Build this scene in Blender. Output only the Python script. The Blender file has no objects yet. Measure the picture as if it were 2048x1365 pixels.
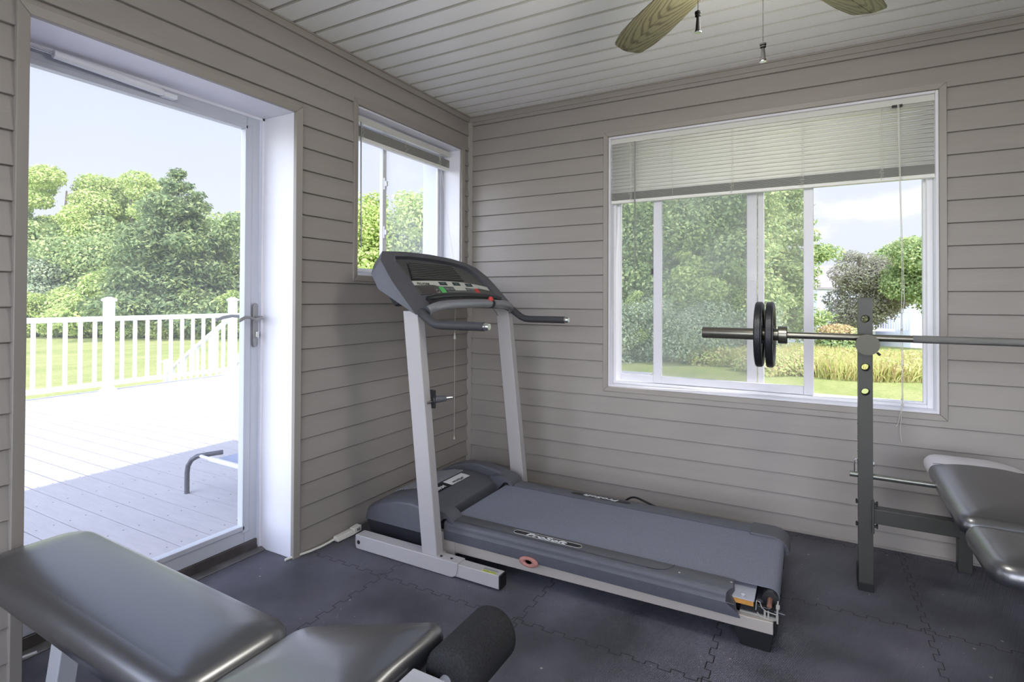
import bpy, bmesh, math, random
import numpy as np
from mathutils import Vector, Matrix
R = math.radians
PI = math.pi
SC = bpy.context.scene
COL = SC.collection

# ------------------------------------------------------------------ camera
W, H = 2048, 1365
F, CY = 1085.0, 585.8
YAW, PIT, ROL = 0.50353, 0.01019, 0.00396
CAM = Vector((2.0233, -3.0691, 1.1574))
_fw = Vector((-math.sin(YAW), math.cos(YAW), 0)); _rt = Vector((math.cos(YAW), math.sin(YAW), 0)); _up = Vector((0, 0, 1))
fw = _fw*math.cos(PIT) + _up*math.sin(PIT); u2 = _up*math.cos(PIT) - _fw*math.sin(PIT)
rt = _rt*math.cos(ROL) + u2*math.sin(ROL); up = u2*math.cos(ROL) - _rt*math.sin(ROL)
cd = bpy.data.cameras.new('camera'); cam = bpy.data.objects.new('camera', cd); COL.objects.link(cam)
cd.sensor_width = 36; cd.lens = F*36/W; cd.shift_y = -(H/2-CY)/W; cd.clip_start = 0.02; cd.clip_end = 500
m3 = Matrix((rt, up, -fw)).transposed()
cam.matrix_world = Matrix.Translation(CAM) @ m3.to_4x4()
SC.camera = cam

# ------------------------------------------------------------------ exposure
vs = SC.view_settings
SC.display_settings.display_device = 'sRGB'
vs.view_transform = 'Standard'; vs.look = 'None'; vs.gamma = 1; vs.use_curve_mapping = False
vs.exposure = 0.28
SC.cycles.max_bounces = 10; SC.cycles.diffuse_bounces = 6; SC.cycles.glossy_bounces = 4
SC.cycles.transparent_max_bounces = 24; SC.cycles.transmission_bounces = 6
SC.cycles.sample_clamp_indirect = 6; SC.cycles.caustics_reflective = False; SC.cycles.caustics_refractive = False
SC.cycles.use_denoising = True

# ------------------------------------------------------------------ sky
SKY_STR, SKY_FILL = .86, 4.6
wd = bpy.data.worlds.new('sky'); SC.world = wd; wd.use_nodes = True
nt = wd.node_tree; nt.nodes.clear(); N = nt.nodes.new; L = nt.links.new
tc = N('ShaderNodeTexCoord'); sep = N('ShaderNodeSeparateXYZ'); L(tc.outputs['Generated'], sep.inputs[0])
ramp = N('ShaderNodeValToRGB'); L(sep.outputs['Z'], ramp.inputs[0])
cr = ramp.color_ramp
cr.elements[0].position = 0.0; cr.elements[0].color = (.80, .85, .92, 1)
cr.elements[1].position = 0.55; cr.elements[1].color = (.56, .67, .97, 1)
e = cr.elements.new(.12); e.color = (.84, .89, 1.0, 1)
e = cr.elements.new(.30); e.color = (.74, .81, .99, 1)
mp = N('ShaderNodeMapping'); mp.inputs['Scale'].default_value = (2.0, 2.0, 5.5); mp.inputs['Location'].default_value = (.35, .1, .45)
L(tc.outputs['Generated'], mp.inputs[0])
nz = N('ShaderNodeTexNoise'); nz.inputs['Scale'].default_value = 1.9; nz.inputs['Detail'].default_value = 6; nz.inputs['Roughness'].default_value = .55
L(mp.outputs[0], nz.inputs['Vector'])
cl = N('ShaderNodeMapRange'); cl.interpolation_type = 'SMOOTHSTEP'; cl.inputs['From Min'].default_value = .50; cl.inputs['From Max'].default_value = .62
L(nz.outputs[0], cl.inputs[0])
# clouds mostly on the -y..+x side (away from the door view)
yd = N('ShaderNodeMapRange'); yd.inputs['From Min'].default_value = -.75; yd.inputs['From Max'].default_value = -.1; L(sep.outputs['X'], yd.inputs[0])
mm = N('ShaderNodeMath'); mm.operation = 'MULTIPLY'; L(cl.outputs[0], mm.inputs[0]); L(yd.outputs[0], mm.inputs[1])
mx = N('ShaderNodeMix'); mx.data_type = 'RGBA'; L(mm.outputs[0], mx.inputs[0]); L(ramp.outputs[0], mx.inputs[6]); mx.inputs[7].default_value = (1.02, 1.03, 1.06, 1)
# sky behind the house (south) brightened as added fill for the room
so = N('ShaderNodeMapRange'); so.interpolation_type = 'SMOOTHSTEP'; so.inputs['From Min'].default_value = -.15; so.inputs['From Max'].default_value = -.8
L(sep.outputs['Y'], so.inputs[0])
mr = N('ShaderNodeMath'); mr.operation = 'MULTIPLY_ADD'; mr.inputs[1].default_value = SKY_FILL; mr.inputs[2].default_value = SKY_STR; L(so.outputs[0], mr.inputs[0])
bg = N('ShaderNodeBackground'); L(mx.outputs[2], bg.inputs[0]); L(mr.outputs[0], bg.inputs[1])
wo = N('ShaderNodeOutputWorld'); L(bg.outputs[0], wo.inputs[0])

# ------------------------------------------------------------------ sun
SUNV = Vector((.775, .10, 1.0)).normalized()
sd = bpy.data.lights.new('sun', 'SUN'); sd.energy = 3.9; sd.angle = R(.6); sd.color = (1, .97, .91)
so_ = bpy.data.objects.new('sun', sd); COL.objects.link(so_); so_.rotation_euler = SUNV.to_track_quat('Z', 'Y').to_euler(); so_.location = (3, 1, 8)

# ------------------------------------------------------------------ materials
def lin(c):
    return tuple(((x/255)/12.92 if x/255 <= .04045 else ((x/255+.055)/1.055)**2.4) for x in c)
MATS = {}
def mat(name, col, rough=.5, metal=0, var=0, vscale=8, bump=0, bscale=60, spec=.5, coat=0, stretch=None, srgb=True):
    if name in MATS: return MATS[name]
    m = bpy.data.materials.new(name); m.use_nodes = True; t = m.node_tree; b = t.nodes['Principled BSDF']
    c = lin(col) if srgb else col
    b.inputs['Base Color'].default_value = (*c, 1); b.inputs['Roughness'].default_value = rough; b.inputs['Metallic'].default_value = metal
    b.inputs['Specular IOR Level'].default_value = spec; b.inputs['Coat Weight'].default_value = coat; b.inputs['Coat Roughness'].default_value = .15
    if var or bump:
        tc = t.nodes.new('ShaderNodeTexCoord'); mp = t.nodes.new('ShaderNodeMapping'); t.links.new(tc.outputs['Object'], mp.inputs[0])
        if stretch: mp.inputs['Scale'].default_value = stretch
    if var:
        n = t.nodes.new('ShaderNodeTexNoise'); n.inputs['Scale'].default_value = vscale; n.inputs['Detail'].default_value = 5; t.links.new(mp.outputs[0], n.inputs['Vector'])
        r = t.nodes.new('ShaderNodeMapRange'); r.inputs['From Min'].default_value = .3; r.inputs['From Max'].default_value = .7
        r.inputs['To Min'].default_value = 1-var; r.inputs['To Max'].default_value = 1+var; t.links.new(n.outputs[0], r.inputs[0])
        x = t.nodes.new('ShaderNodeMix'); x.data_type = 'RGBA'; x.blend_type = 'MULTIPLY'; x.inputs[0].default_value = 1
        x.inputs[6].default_value = (*c, 1); t.links.new(r.outputs[0], x.inputs[7]); t.links.new(x.outputs[2], b.inputs['Base Color'])
    if bump:
        n2 = t.nodes.new('ShaderNodeTexNoise'); n2.inputs['Scale'].default_value = bscale; n2.inputs['Detail'].default_value = 3; t.links.new(mp.outputs[0], n2.inputs['Vector'])
        bp = t.nodes.new('ShaderNodeBump'); bp.inputs['Strength'].default_value = bump; bp.inputs['Distance'].default_value = .004
        t.links.new(n2.outputs[0], bp.inputs['Height']); t.links.new(bp.outputs[0], b.inputs['Normal'])
    MATS[name] = m
    return m

M_SIDE = mat('vinyl_siding', (158, 151, 145), .45, var=.035, vscale=3, bump=.12, bscale=25, stretch=(1, 1, 6))
M_TRIM = mat('siding_trim', (154, 147, 140), .45, var=.03, vscale=4)
M_CEIL = mat('ceiling_vinyl', (247, 246, 242), .4, var=.02, vscale=2)
M_WHITE = mat('white_vinyl', (236, 236, 240), .35, var=.02, vscale=4)
M_JAMB = mat('white_jamb', (232, 231, 238), .4, var=.025, vscale=5)
M_DOOR = mat('door_aluminium', (196, 199, 208), .35, var=.02, vscale=4)
M_NICKEL = mat('satin_nickel', (150, 148, 146), .35, .8)
M_DARKMETAL = mat('dark_metal', (70, 70, 72), .4, .7, var=.15, vscale=20)
M_CHROME = mat('chrome', (220, 220, 220), .12, 1)
M_BLIND = mat('blind_slat', (250, 249, 243), .4)
def translucent(m, f):
    t = m.node_tree; p = t.nodes['Principled BSDF']; o = t.nodes['Material Output']; tl = t.nodes.new('ShaderNodeBsdfTranslucent'); tl.inputs[0].default_value = p.inputs['Base Color'].default_value
    mx_ = t.nodes.new('ShaderNodeMixShader'); mx_.inputs[0].default_value = f; t.links.new(p.outputs[0], mx_.inputs[1]); t.links.new(tl.outputs[0], mx_.inputs[2]); t.links.new(mx_.outputs[0], o.inputs[0])
translucent(M_BLIND, .12)
M_BLINDRAIL = mat('blind_rail', (214, 213, 206), .4)
M_TGREY = mat('treadmill_silver_paint', (176, 172, 172), .38, var=.02, vscale=10)
M_TDARK = mat('treadmill_plastic', (86, 87, 94), .42, var=.06, vscale=30, bump=.25, bscale=600)
M_TDARK2 = mat('treadmill_lower_plastic', (44, 44, 50), .5, var=.1, vscale=20, bump=.2, bscale=500)
M_BLACK = mat('black_plastic', (28, 28, 30), .45)
M_BLACKGLOSS = mat('console_black', (38, 40, 42), .25)
M_CFACE = mat('console_panel', (80, 82, 80), .4, var=.03, vscale=20)
M_SILVERPANEL = mat('console_silver', (198, 200, 194), .4)
M_GREEN = mat('start_button_green', (90, 190, 105), .4)
M_RED = mat('stop_button_red', (205, 62, 58), .35)
M_LCD = mat('lcd_display', (58, 78, 80), .2)
M_LCDG = mat('lcd_segment', (90, 120, 120), .2)
M_BTN = mat('button_grey', (110, 116, 114), .4)
M_PINK = mat('faded_roller_plastic', (170, 118, 108), .55, var=.08, vscale=30)
M_BOARD = mat('deck_board_edge', (196, 140, 64), .6, var=.12, vscale=40)
M_LABEL = mat('label_white', (222, 224, 226), .4)
M_YELLOW = mat('label_yellow', (205, 212, 110), .4)
M_LABELG = mat('label_grey', (140, 142, 145), .4)
M_BELT = mat('running_belt', (124, 126, 140), .5, var=.22, vscale=260, bump=.5, bscale=700)
M_RACK = mat('rack_gunmetal', (72, 72, 68), .42, .35, var=.04, vscale=8)
M_BAR = mat('barbell_steel', (128, 126, 116), .3, .9, var=.08, vscale=18, stretch=(1, 6, 6))
M_IRON = mat('cast_iron', (34, 35, 40), .42, .2, bump=.25, bscale=120)
M_LEATHER = mat('black_vinyl_pad', (30, 31, 38), .45, bump=.25, bscale=420, var=.05, vscale=12, spec=.6, coat=1.0)
M_LEATHER.node_tree.nodes['Principled BSDF'].inputs['Coat IOR'].default_value = 2.25; M_LEATHER.node_tree.nodes['Principled BSDF'].inputs['Coat Roughness'].default_value = .28
M_LEATHER2 = mat('grey_vinyl_pad', (170, 168, 172), .38, bump=.3, bscale=420)
def two_tone():
    m = M_LEATHER.copy(); m.name = 'two_tone_vinyl'; t = m.node_tree; p = t.nodes['Principled BSDF']; n = t.nodes.new
    g = n('ShaderNodeNewGeometry'); sp = n('ShaderNodeSeparateXYZ'); t.links.new(g.outputs['Position'], sp.inputs[0]); c = n('ShaderNodeMath'); c.operation = 'GREATER_THAN'; c.inputs[1].default_value = -.335; t.links.new(sp.outputs[1], c.inputs[0])
    src = p.inputs['Base Color'].links[0].from_socket; x = n('ShaderNodeMix'); x.data_type = 'RGBA'; t.links.new(c.outputs[0], x.inputs[0]); t.links.new(src, x.inputs[6]); x.inputs[7].default_value = (*lin((222, 218, 222)), 1); t.links.new(x.outputs[2], p.inputs['Base Color'])
    return m
M_TWOTONE = two_tone()
M_FOAM = mat('foam_roller', (54, 54, 56), .95, var=.25, vscale=260, bump=.9, bscale=420, spec=.1)
M_SILVER = mat('bench_silver_paint', (196, 198, 204), .35, .1)
M_FAN = mat('pull_bronze', (15, 14, 13), .75, spec=.12)
M_CORD = mat('white_cord', (224, 222, 212), .5)
M_DECKW = mat('railing_white', (236, 236, 238), .4)
M_SLING = mat('sling_fabric', (150, 158, 185), .7, var=.05, vscale=40)
M_HWALL = mat('house_siding_white', (214, 216, 226), .6)
M_HROOF = mat('roof_shingle', (150, 142, 140), .8, var=.12, vscale=6)
M_HWIN = mat('house_window_glass', (96, 102, 116), .2)
M_BARK = mat('tree_bark', (120, 108, 98), .9, var=.3, vscale=14, bump=.6, bscale=30)
M_DRYER = mat('threshold_bronze', (98, 92, 90), .35, .5, var=.25, vscale=12)

def glass(name, haze=0.0, tint=(1, 1, 1), dirt=(.8, .8, .78), refl=0.0):
    m = bpy.data.materials.new(name); m.use_nodes = True; t = m.node_tree; t.nodes.clear()
    o = t.nodes.new('ShaderNodeOutputMaterial'); tr = t.nodes.new('ShaderNodeBsdfTransparent'); tr.inputs[0].default_value = (*tint, 1)
    gl = t.nodes.new('ShaderNodeBsdfGlossy'); gl.inputs['Roughness'].default_value = .02
    fr = t.nodes.new('ShaderNodeFresnel'); fr.inputs[0].default_value = 1.3
    ml = t.nodes.new('ShaderNodeMath'); ml.operation = 'MULTIPLY'; ml.inputs[1].default_value = refl; t.links.new(fr.outputs[0], ml.inputs[0])
    a = t.nodes.new('ShaderNodeMixShader'); t.links.new(ml.outputs[0], a.inputs[0]); t.links.new(tr.outputs[0], a.inputs[1]); t.links.new(gl.outputs[0], a.inputs[2])
    last = a
    if haze:
        tl = t.nodes.new('ShaderNodeBsdfTranslucent'); tl.inputs[0].default_value = (*dirt, 1)
        n = t.nodes.new('ShaderNodeTexNoise'); n.inputs['Scale'].default_value = 3; n.inputs['Detail'].default_value = 6
        tc = t.nodes.new('ShaderNodeTexCoord'); t.links.new(tc.outputs['Object'], n.inputs['Vector'])
        r = t.nodes.new('ShaderNodeMapRange'); r.inputs['From Min'].default_value = .3; r.inputs['From Max'].default_value = .7
        r.inputs['To Min'].default_value = haze*.6; r.inputs['To Max'].default_value = haze*1.4; t.links.new(n.outputs[0], r.inputs[0])
        b = t.nodes.new('ShaderNodeMixShader'); t.links.new(r.outputs[0], b.inputs[0]); t.links.new(a.outputs[0], b.inputs[1]); t.links.new(tl.outputs[0], b.inputs[2]); last = b
    t.links.new(last.outputs[0], o.inputs[0])
    return m
M_GLASS = glass('window_glass', .16)
M_GLASSD = glass('door_glass', .05)
M_GLASSC = glass('clean_glass', 0)
M_SCREEN = glass('insect_screen', .22, (.86, .87, .88), (.55, .57, .60), 0)

# ------------------------------------------------------------------ mesh builder
ROOT = {}
def ident(o, label=None, cat=None, group=None, kind=None):
    if label: o['label'] = label
    if cat: o['category'] = cat
    if group: o['group'] = group
    if kind: o['kind'] = kind
    return o
def thing(name, label, cat, loc, group=None, rz=0, kind=None):
    o = bpy.data.objects.new(name, None); COL.objects.link(o); o.location = loc; o.rotation_euler = (0, 0, rz); o.empty_display_size = .1
    ROOT[o] = Vector(loc); ident(o, label, cat, group, kind)
    return o
class MB:
    def __init__(s): s.v = []; s.f = []; s.m = []
    def add(s, vs_, fs, mi=0):
        o = len(s.v); s.v += [tuple(x) for x in vs_]; s.f += [tuple(i+o for i in f) for f in fs]; s.m += [mi]*len(fs); return s
    def box(s, x0, x1, y0, y1, z0, z1, mi=0):
        if x0 > x1: x0, x1 = x1, x0
        if y0 > y1: y0, y1 = y1, y0
        if z0 > z1: z0, z1 = z1, z0
        v = [(x0,y0,z0),(x1,y0,z0),(x1,y1,z0),(x0,y1,z0),(x0,y0,z1),(x1,y0,z1),(x1,y1,z1),(x0,y1,z1)]
        return s.add(v, [(0,3,2,1),(4,5,6,7),(0,1,5,4),(1,2,6,5),(2,3,7,6),(3,0,4,7)], mi)
    def hexa(s, a, b, mi=0):   # two quads a (bottom loop) b (top loop)
        return s.add(list(a)+list(b), [(3,2,1,0),(4,5,6,7),(0,1,5,4),(1,2,6,5),(2,3,7,6),(3,0,4,7)], mi)
    def prism(s, poly, d, mi=0):   # poly: 3-D points, d: extrusion vector
        n = len(poly); d = Vector(d); a = [Vector(p) for p in poly]; b = [p+d for p in a]
        return s.add(a+b, [tuple(range(n))[::-1], tuple(range(n, 2*n))]+[(i, (i+1) % n, n+(i+1) % n, n+i) for i in range(n)], mi)
    def tube(s, pts, r, seg=12, mi=0, cap=True, radii=None):
        P = [Vector(p) for p in pts]; n = len(P); rings = []
        ref = None
        for i, p in enumerate(P):
            t = (P[min(i+1, n-1)]-P[max(i-1, 0)]).normalized()
            if ref is None:
                ref = Vector((0, 0, 1)) if abs(t.z) < .9 else Vector((1, 0, 0))
                ref = (ref - t*ref.dot(t)).normalized()
            else: ref = (ref - t*ref.dot(t)).normalized()
            b = t.cross(ref); rr = radii[i] if radii else r
            rings.append([p+(ref*math.cos(2*PI*k/seg)+b*math.sin(2*PI*k/seg))*rr for k in range(seg)])
        v = [q for g in rings for q in g]
        f = [(i*seg+k, i*seg+(k+1) % seg, (i+1)*seg+(k+1) % seg, (i+1)*seg+k) for i in range(n-1) for k in range(seg)]
        if cap: f += [tuple(range(seg))[::-1], tuple((n-1)*seg+k for k in range(seg))]
        return s.add(v, f, mi)
    def lathe(s, prof, origin, axis='z', seg=32, mi=0, sx=1, sy=1, closed=False):   # prof: (r, h)
        o = Vector(origin); v = []; n = len(prof)
        for r, h in prof:
            for k in range(seg):
                a = 2*PI*k/seg; p = (r*math.cos(a)*sx, r*math.sin(a)*sy, h)
                if axis == 'x': p = (p[2], p[0], p[1])
                if axis == 'y': p = (p[0], p[2], p[1])
                v.append(o+Vector(p))
        f = [(i*seg+k, i*seg+(k+1) % seg, (i+1)*seg+(k+1) % seg, (i+1)*seg+k) for i in range(n-1) for k in range(seg)]
        if closed: f += [((n-1)*seg+k, (n-1)*seg+(k+1) % seg, (k+1) % seg, k) for k in range(seg)]
        else: f += [tuple(range(seg))[::-1], tuple((n-1)*seg+k for k in range(seg))]
        return s.add(v, f, mi)
    def build(s, name, m, parent=None, bevel=0, smooth=35, seg=2, sub=0, **kw):
        me = bpy.data.meshes.new(name); off = Vector((0, 0, 0))
        q = parent
        while q is not None:
            off += ROOT.get(q, Vector((0, 0, 0))); q = q.parent
        me.from_pydata([tuple(Vector(v)-off) for v in s.v], [], s.f)
        ms = m if isinstance(m, (list, tuple)) else [m]
        for x in ms: me.materials.append(x)
        if len(ms) > 1: me.polygons.foreach_set('material_index', s.m)
        bm = bmesh.new(); bm.from_mesh(me); bmesh.ops.recalc_face_normals(bm, faces=bm.faces); bm.to_mesh(me); bm.free()
        if smooth:
            me.shade_smooth(); me.set_sharp_from_angle(angle=R(smooth))
        o = bpy.data.objects.new(name, me); COL.objects.link(o); o.parent = parent
        if bevel:
            b = o.modifiers.new('bevel', 'BEVEL'); b.width = bevel; b.segments = seg; b.limit_method = 'ANGLE'; b.angle_limit = R(35); b.harden_normals = True
        if sub:
            b = o.modifiers.new('sub', 'SUBSURF'); b.levels = sub; b.render_levels = sub
        ident(o, **kw)
        return o
def each(mb, name, m, parent=None, **kw):
    """every connected piece of the builder becomes a part of its own"""
    par = list(range(len(mb.v)))
    def find(i):
        while par[i] != i: par[i] = par[par[i]]; i = par[i]
        return i
    for f in mb.f:
        a = find(f[0])
        for j in f[1:]: par[find(j)] = a
    grp = {}
    for fi, f in enumerate(mb.f): grp.setdefault(find(f[0]), []).append(fi)
    out = []
    for fs in grp.values():
        ids = sorted({i for fi in fs for i in mb.f[fi]}); mp_ = {i: k for k, i in enumerate(ids)}
        q = MB(); q.v = [mb.v[i] for i in ids]; q.f = [tuple(mp_[i] for i in mb.f[fi]) for fi in fs]; q.m = [mb.m[fi] for fi in fs]
        out.append(q.build(name, m, parent, **kw))
    return out
def struct(name, mb, m, parent=None, **kw):
    o = mb.build(name, m, parent, **kw)
    if parent is None: o['kind'] = 'structure'
    return o
def text(name, s, size, m, parent, origin, xdir, ydir, depth=.0006, shear=0, sx=1.0, bold=0, align='LEFT'):
    cu = bpy.data.curves.new(name, 'FONT'); cu.body = s; cu.size = size; cu.extrude = depth; cu.shear = shear; cu.align_x = align; cu.offset = bold; cu.space_character = 1.05
    tmp = bpy.data.objects.new(name+'_t', cu); COL.objects.link(tmp)
    dg = bpy.context.evaluated_depsgraph_get(); me = bpy.data.meshes.new_from_object(tmp.evaluated_get(dg))
    COL.objects.unlink(tmp); bpy.data.objects.remove(tmp)
    X = Vector(xdir).normalized(); Y = Vector(ydir).normalized(); Z = X.cross(Y); off = Vector((0, 0, 0)); q = parent
    while q is not None: off += ROOT.get(q, Vector((0, 0, 0))); q = q.parent
    for v in me.vertices: v.co = Vector(origin)-off + X*v.co.x*sx + Y*v.co.y + Z*v.co.z
    me.materials.clear(); me.materials.append(m)
    o = bpy.data.objects.new(name, me); COL.objects.link(o); o.parent = parent
    return o
def arc(cx, cy, r, a0, a1, n):
    return [(cx+r*math.cos(R(a0+(a1-a0)*i/n)), cy+r*math.sin(R(a0+(a1-a0)*i/n))) for i in range(n+1)]
def copy_tree(o, parent=None):
    c = o.copy(); COL.objects.link(c); c.parent = parent
    for ch in [x for x in bpy.data.objects if x.parent == o]: copy_tree(ch, c)
    return c
def at(u, v, D):
    return CAM + (fw + rt*((u-W/2)/F) - up*((v-CY)/F))*D

# =================================================================== STRUCTURE
EX = .1016
ZL, ZR = 1.9398, 2.2121
HC = 2.374
XR, YF = 4.3, -4.4      # right wall, wall behind the camera
DO = (-2.365, -1.425, 0.0, 1.985)           # door opening y0 y1 z0 z1
W1O = (-1.045, -.112, 1.270, 2.138)         # small window on the left wall
W3O = (-4.05, -3.05, .70, 2.05)             # unseen left-wall window behind the camera, added to let in sky light
W2O = (.980, 2.530, .643, 2.108)            # wide window in the back wall

def siding(mb, length0, length1, zref, openings, emit, ztop=HC):
    """lapped courses along an axis; emit(t, depth, z) -> point. openings: (t0,t1,z0,z1)"""
    br = sorted({length0, length1, *[o[0] for o in openings], *[o[1] for o in openings]})
    br = [b for b in br if length0 <= b <= length1]
    k0 = zref - math.ceil(zref/EX)*EX
    n = int((ztop-k0)/EX)+2
    for a, b in zip(br[:-1], br[1:]):
        mid = (a+b)/2
        cuts = sorted([(o[2], o[3]) for o in openings if o[0] <= mid <= o[1]])
        spans = []; z = 0.0
        for c0, c1 in cuts:
            if c0 > z: spans.append((z, c0))
            z = c1
        if z < ztop: spans.append((z, ztop))
        for s0, s1 in spans:
            for i in range(n):
                c0 = k0+i*EX; c1 = c0+EX
                lo, hi = max(c0, s0), min(c1, s1)
                if hi-lo < 1e-4: continue
                dp = lambda zz: .0165-.0115*(zz-c0)/EX if zz < c1-.004 else .0055-.7*(zz-c1+.004)
                d0, d1 = dp(lo), dp(hi)
                r = .0015 if lo == c0 else 0
                hm = min(hi, c1-.004) if lo < c1-.0045 else (lo+hi)/2
                pr = [(0, lo), (d0-r, lo), (d0, lo+max(r, .0002)), (dp(hm), hm), (d1, hi)]
                A = [emit(a, d, zz) for d, zz in pr]; B = [emit(b, d, zz) for d, zz in pr]
                mb.add(A+B, [(0, 1, 6, 5), (1, 2, 7, 6), (2, 3, 8, 7), (3, 4, 9, 8)])
def slab(mb, t0, t1, z0, z1, openings, bx):
    """solid wall core with holes; bx(t0,t1,z0,z1) adds a box"""
    br = sorted({t0, t1, *[o[0] for o in openings], *[o[1] for o in openings]})
    for a, b in zip(br[:-1], br[1:]):
        mid = (a+b)/2; z = z0
        for c0, c1 in sorted([(o[2], o[3]) for o in openings if o[0] <= mid <= o[1]]):
            if c0 > z: bx(a, b, z, c0)
            z = c1
        if z < z1: bx(a, b, z, z1)
# left wall (x = 0)
opL = [(DO[0]-.02, DO[1]+.02, -.01, DO[3]+.02), W1O, W3O]
mb = MB(); siding(mb, YF, 0, ZL, opL, lambda t, d, z: (d, t, z)); slab(mb, YF, .12, -.35, 2.5, opL, lambda a, b, c, d: mb.box(-.27, -.0005, a, b, c, d))
struct('wall_left', mb, M_SIDE, smooth=0)
# back wall (y = 0)
mb = MB(); siding(mb, 0, XR, ZR, [W2O], lambda t, d, z: (t, -d, z)); slab(mb, 0, XR, -.35, 2.5, [W2O], lambda a, b, c, d: mb.box(a, b, .0005, .12, c, d))
struct('wall_back', mb, M_SIDE, smooth=0)
mb = MB(); siding(mb, YF, 0, ZR, [], lambda t, d, z: (XR-d, t, z)); mb.box(XR+.0005, XR+.15, YF, .12, -.35, 2.5)
struct('wall_right', mb, M_SIDE, smooth=0)
W4O = (.25, 2.10, .35, 2.2); W5O = (2.25, 4.1, .35, 2.2)  # unseen windows added behind the camera to bring daylight into the room
mb = MB(); siding(mb, 0, XR, ZR, [W4O, W5O], lambda t, d, z: (t, YF+d, z)); slab(mb, -.27, XR+.15, -.35, 2.5, [W4O, W5O], lambda a, b, c, d: mb.box(a, b, YF-.12, YF-.0005, c, d))
struct('wall_front', mb, M_SIDE, smooth=0)
# ceiling: grooved planks running along x
mb = MB(); y = -.02; P = .1135; prof = []
y0 = -.88+.009; k = math.floor((.0-y0)/P); yy = y0+k*P
pts = [(0.0, HC)]
while yy > YF:
    if yy < 0: pts += [(yy, HC), (yy-.002, HC+.008), (yy-.012, HC+.008), (yy-.018, HC)]
    yy -= P
pts.append((YF, HC)); n = len(pts)
mb.add([(0, a, z) for a, z in pts]+[(XR, a, z) for a, z in pts], [(i, i+1, n+i+1, n+i) for i in range(n-1)])
mb.box(-.27, XR+.15, YF-.12, .12, HC+.02, 2.5)
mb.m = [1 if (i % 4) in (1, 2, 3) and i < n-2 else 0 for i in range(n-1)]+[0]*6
struct('ceiling', mb, [M_CEIL, mat('ceiling_groove_shade', (196, 193, 184), .6)], smooth=0)  # groove faces get a darker colour that paints in their shade
# trims
mb = MB(); mb.box(.0, .020, YF, 0, HC-.038, HC-.001); mb.box(0, .026, YF, 0, HC-.008, HC-.0005); struct('trim_1', mb, M_TRIM, bevel=.002)
mb = MB(); mb.box(0, XR, -.020, 0, HC-.038, HC-.001); mb.box(0, XR, -.026, 0, HC-.008, HC-.0005); struct('trim_2', mb, M_TRIM, bevel=.002)
mb = MB(); mb.prism([(.0, 0, 0), (.034, 0, 0), (.034, -.012, 0), (.012, -.034, 0), (0, -.034, 0)], (0, 0, HC-.001)); struct('trim_3', mb, M_TRIM, bevel=.002)
mb = MB(); mb.box(.0, .019, -1.385, -.03, 0, .014); struct('baseboard_left', mb, M_TRIM, bevel=.002)
mb = MB(); mb.box(.03, XR, -.019, 0, 0, .010); struct('baseboard_back', mb, M_TRIM, bevel=.002)

def casing(name, wall, o, w=.030, t=.022):
    """mitred J-channel casing around an opening"""
    a0, a1, z0, z1 = o; mb = MB()
    E_ = (lambda a, d, z: (d, a, z)) if wall == 'L' else (lambda a, d, z: (a, -d, z))
    out = [(a0-w, z0-w), (a1+w, z0-w), (a1+w, z1+w), (a0-w, z1+w)]; inn = [(a0, z0), (a1, z0), (a1, z1), (a0, z1)]
    for i in range(4):
        j = (i+1) % 4
        if name == 'trim_4' and i == 0: continue
        q = [out[i], out[j], inn[j], inn[i]]
        mb.hexa([E_(p[0], .0, p[1]) for p in q], [E_(p[0], t if k_ < 2 else t*.8, p[1]) for k_, p in enumerate(q)])
    return struct(name, mb, M_TRIM, bevel=.0025, seg=2)
casing('trim_4', 'L', (DO[0], DO[1], -.03, DO[3]), .032, .026)
casing('trim_5', 'L', W1O); casing('trim_6', 'B', W2O, .027, .02)

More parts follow.
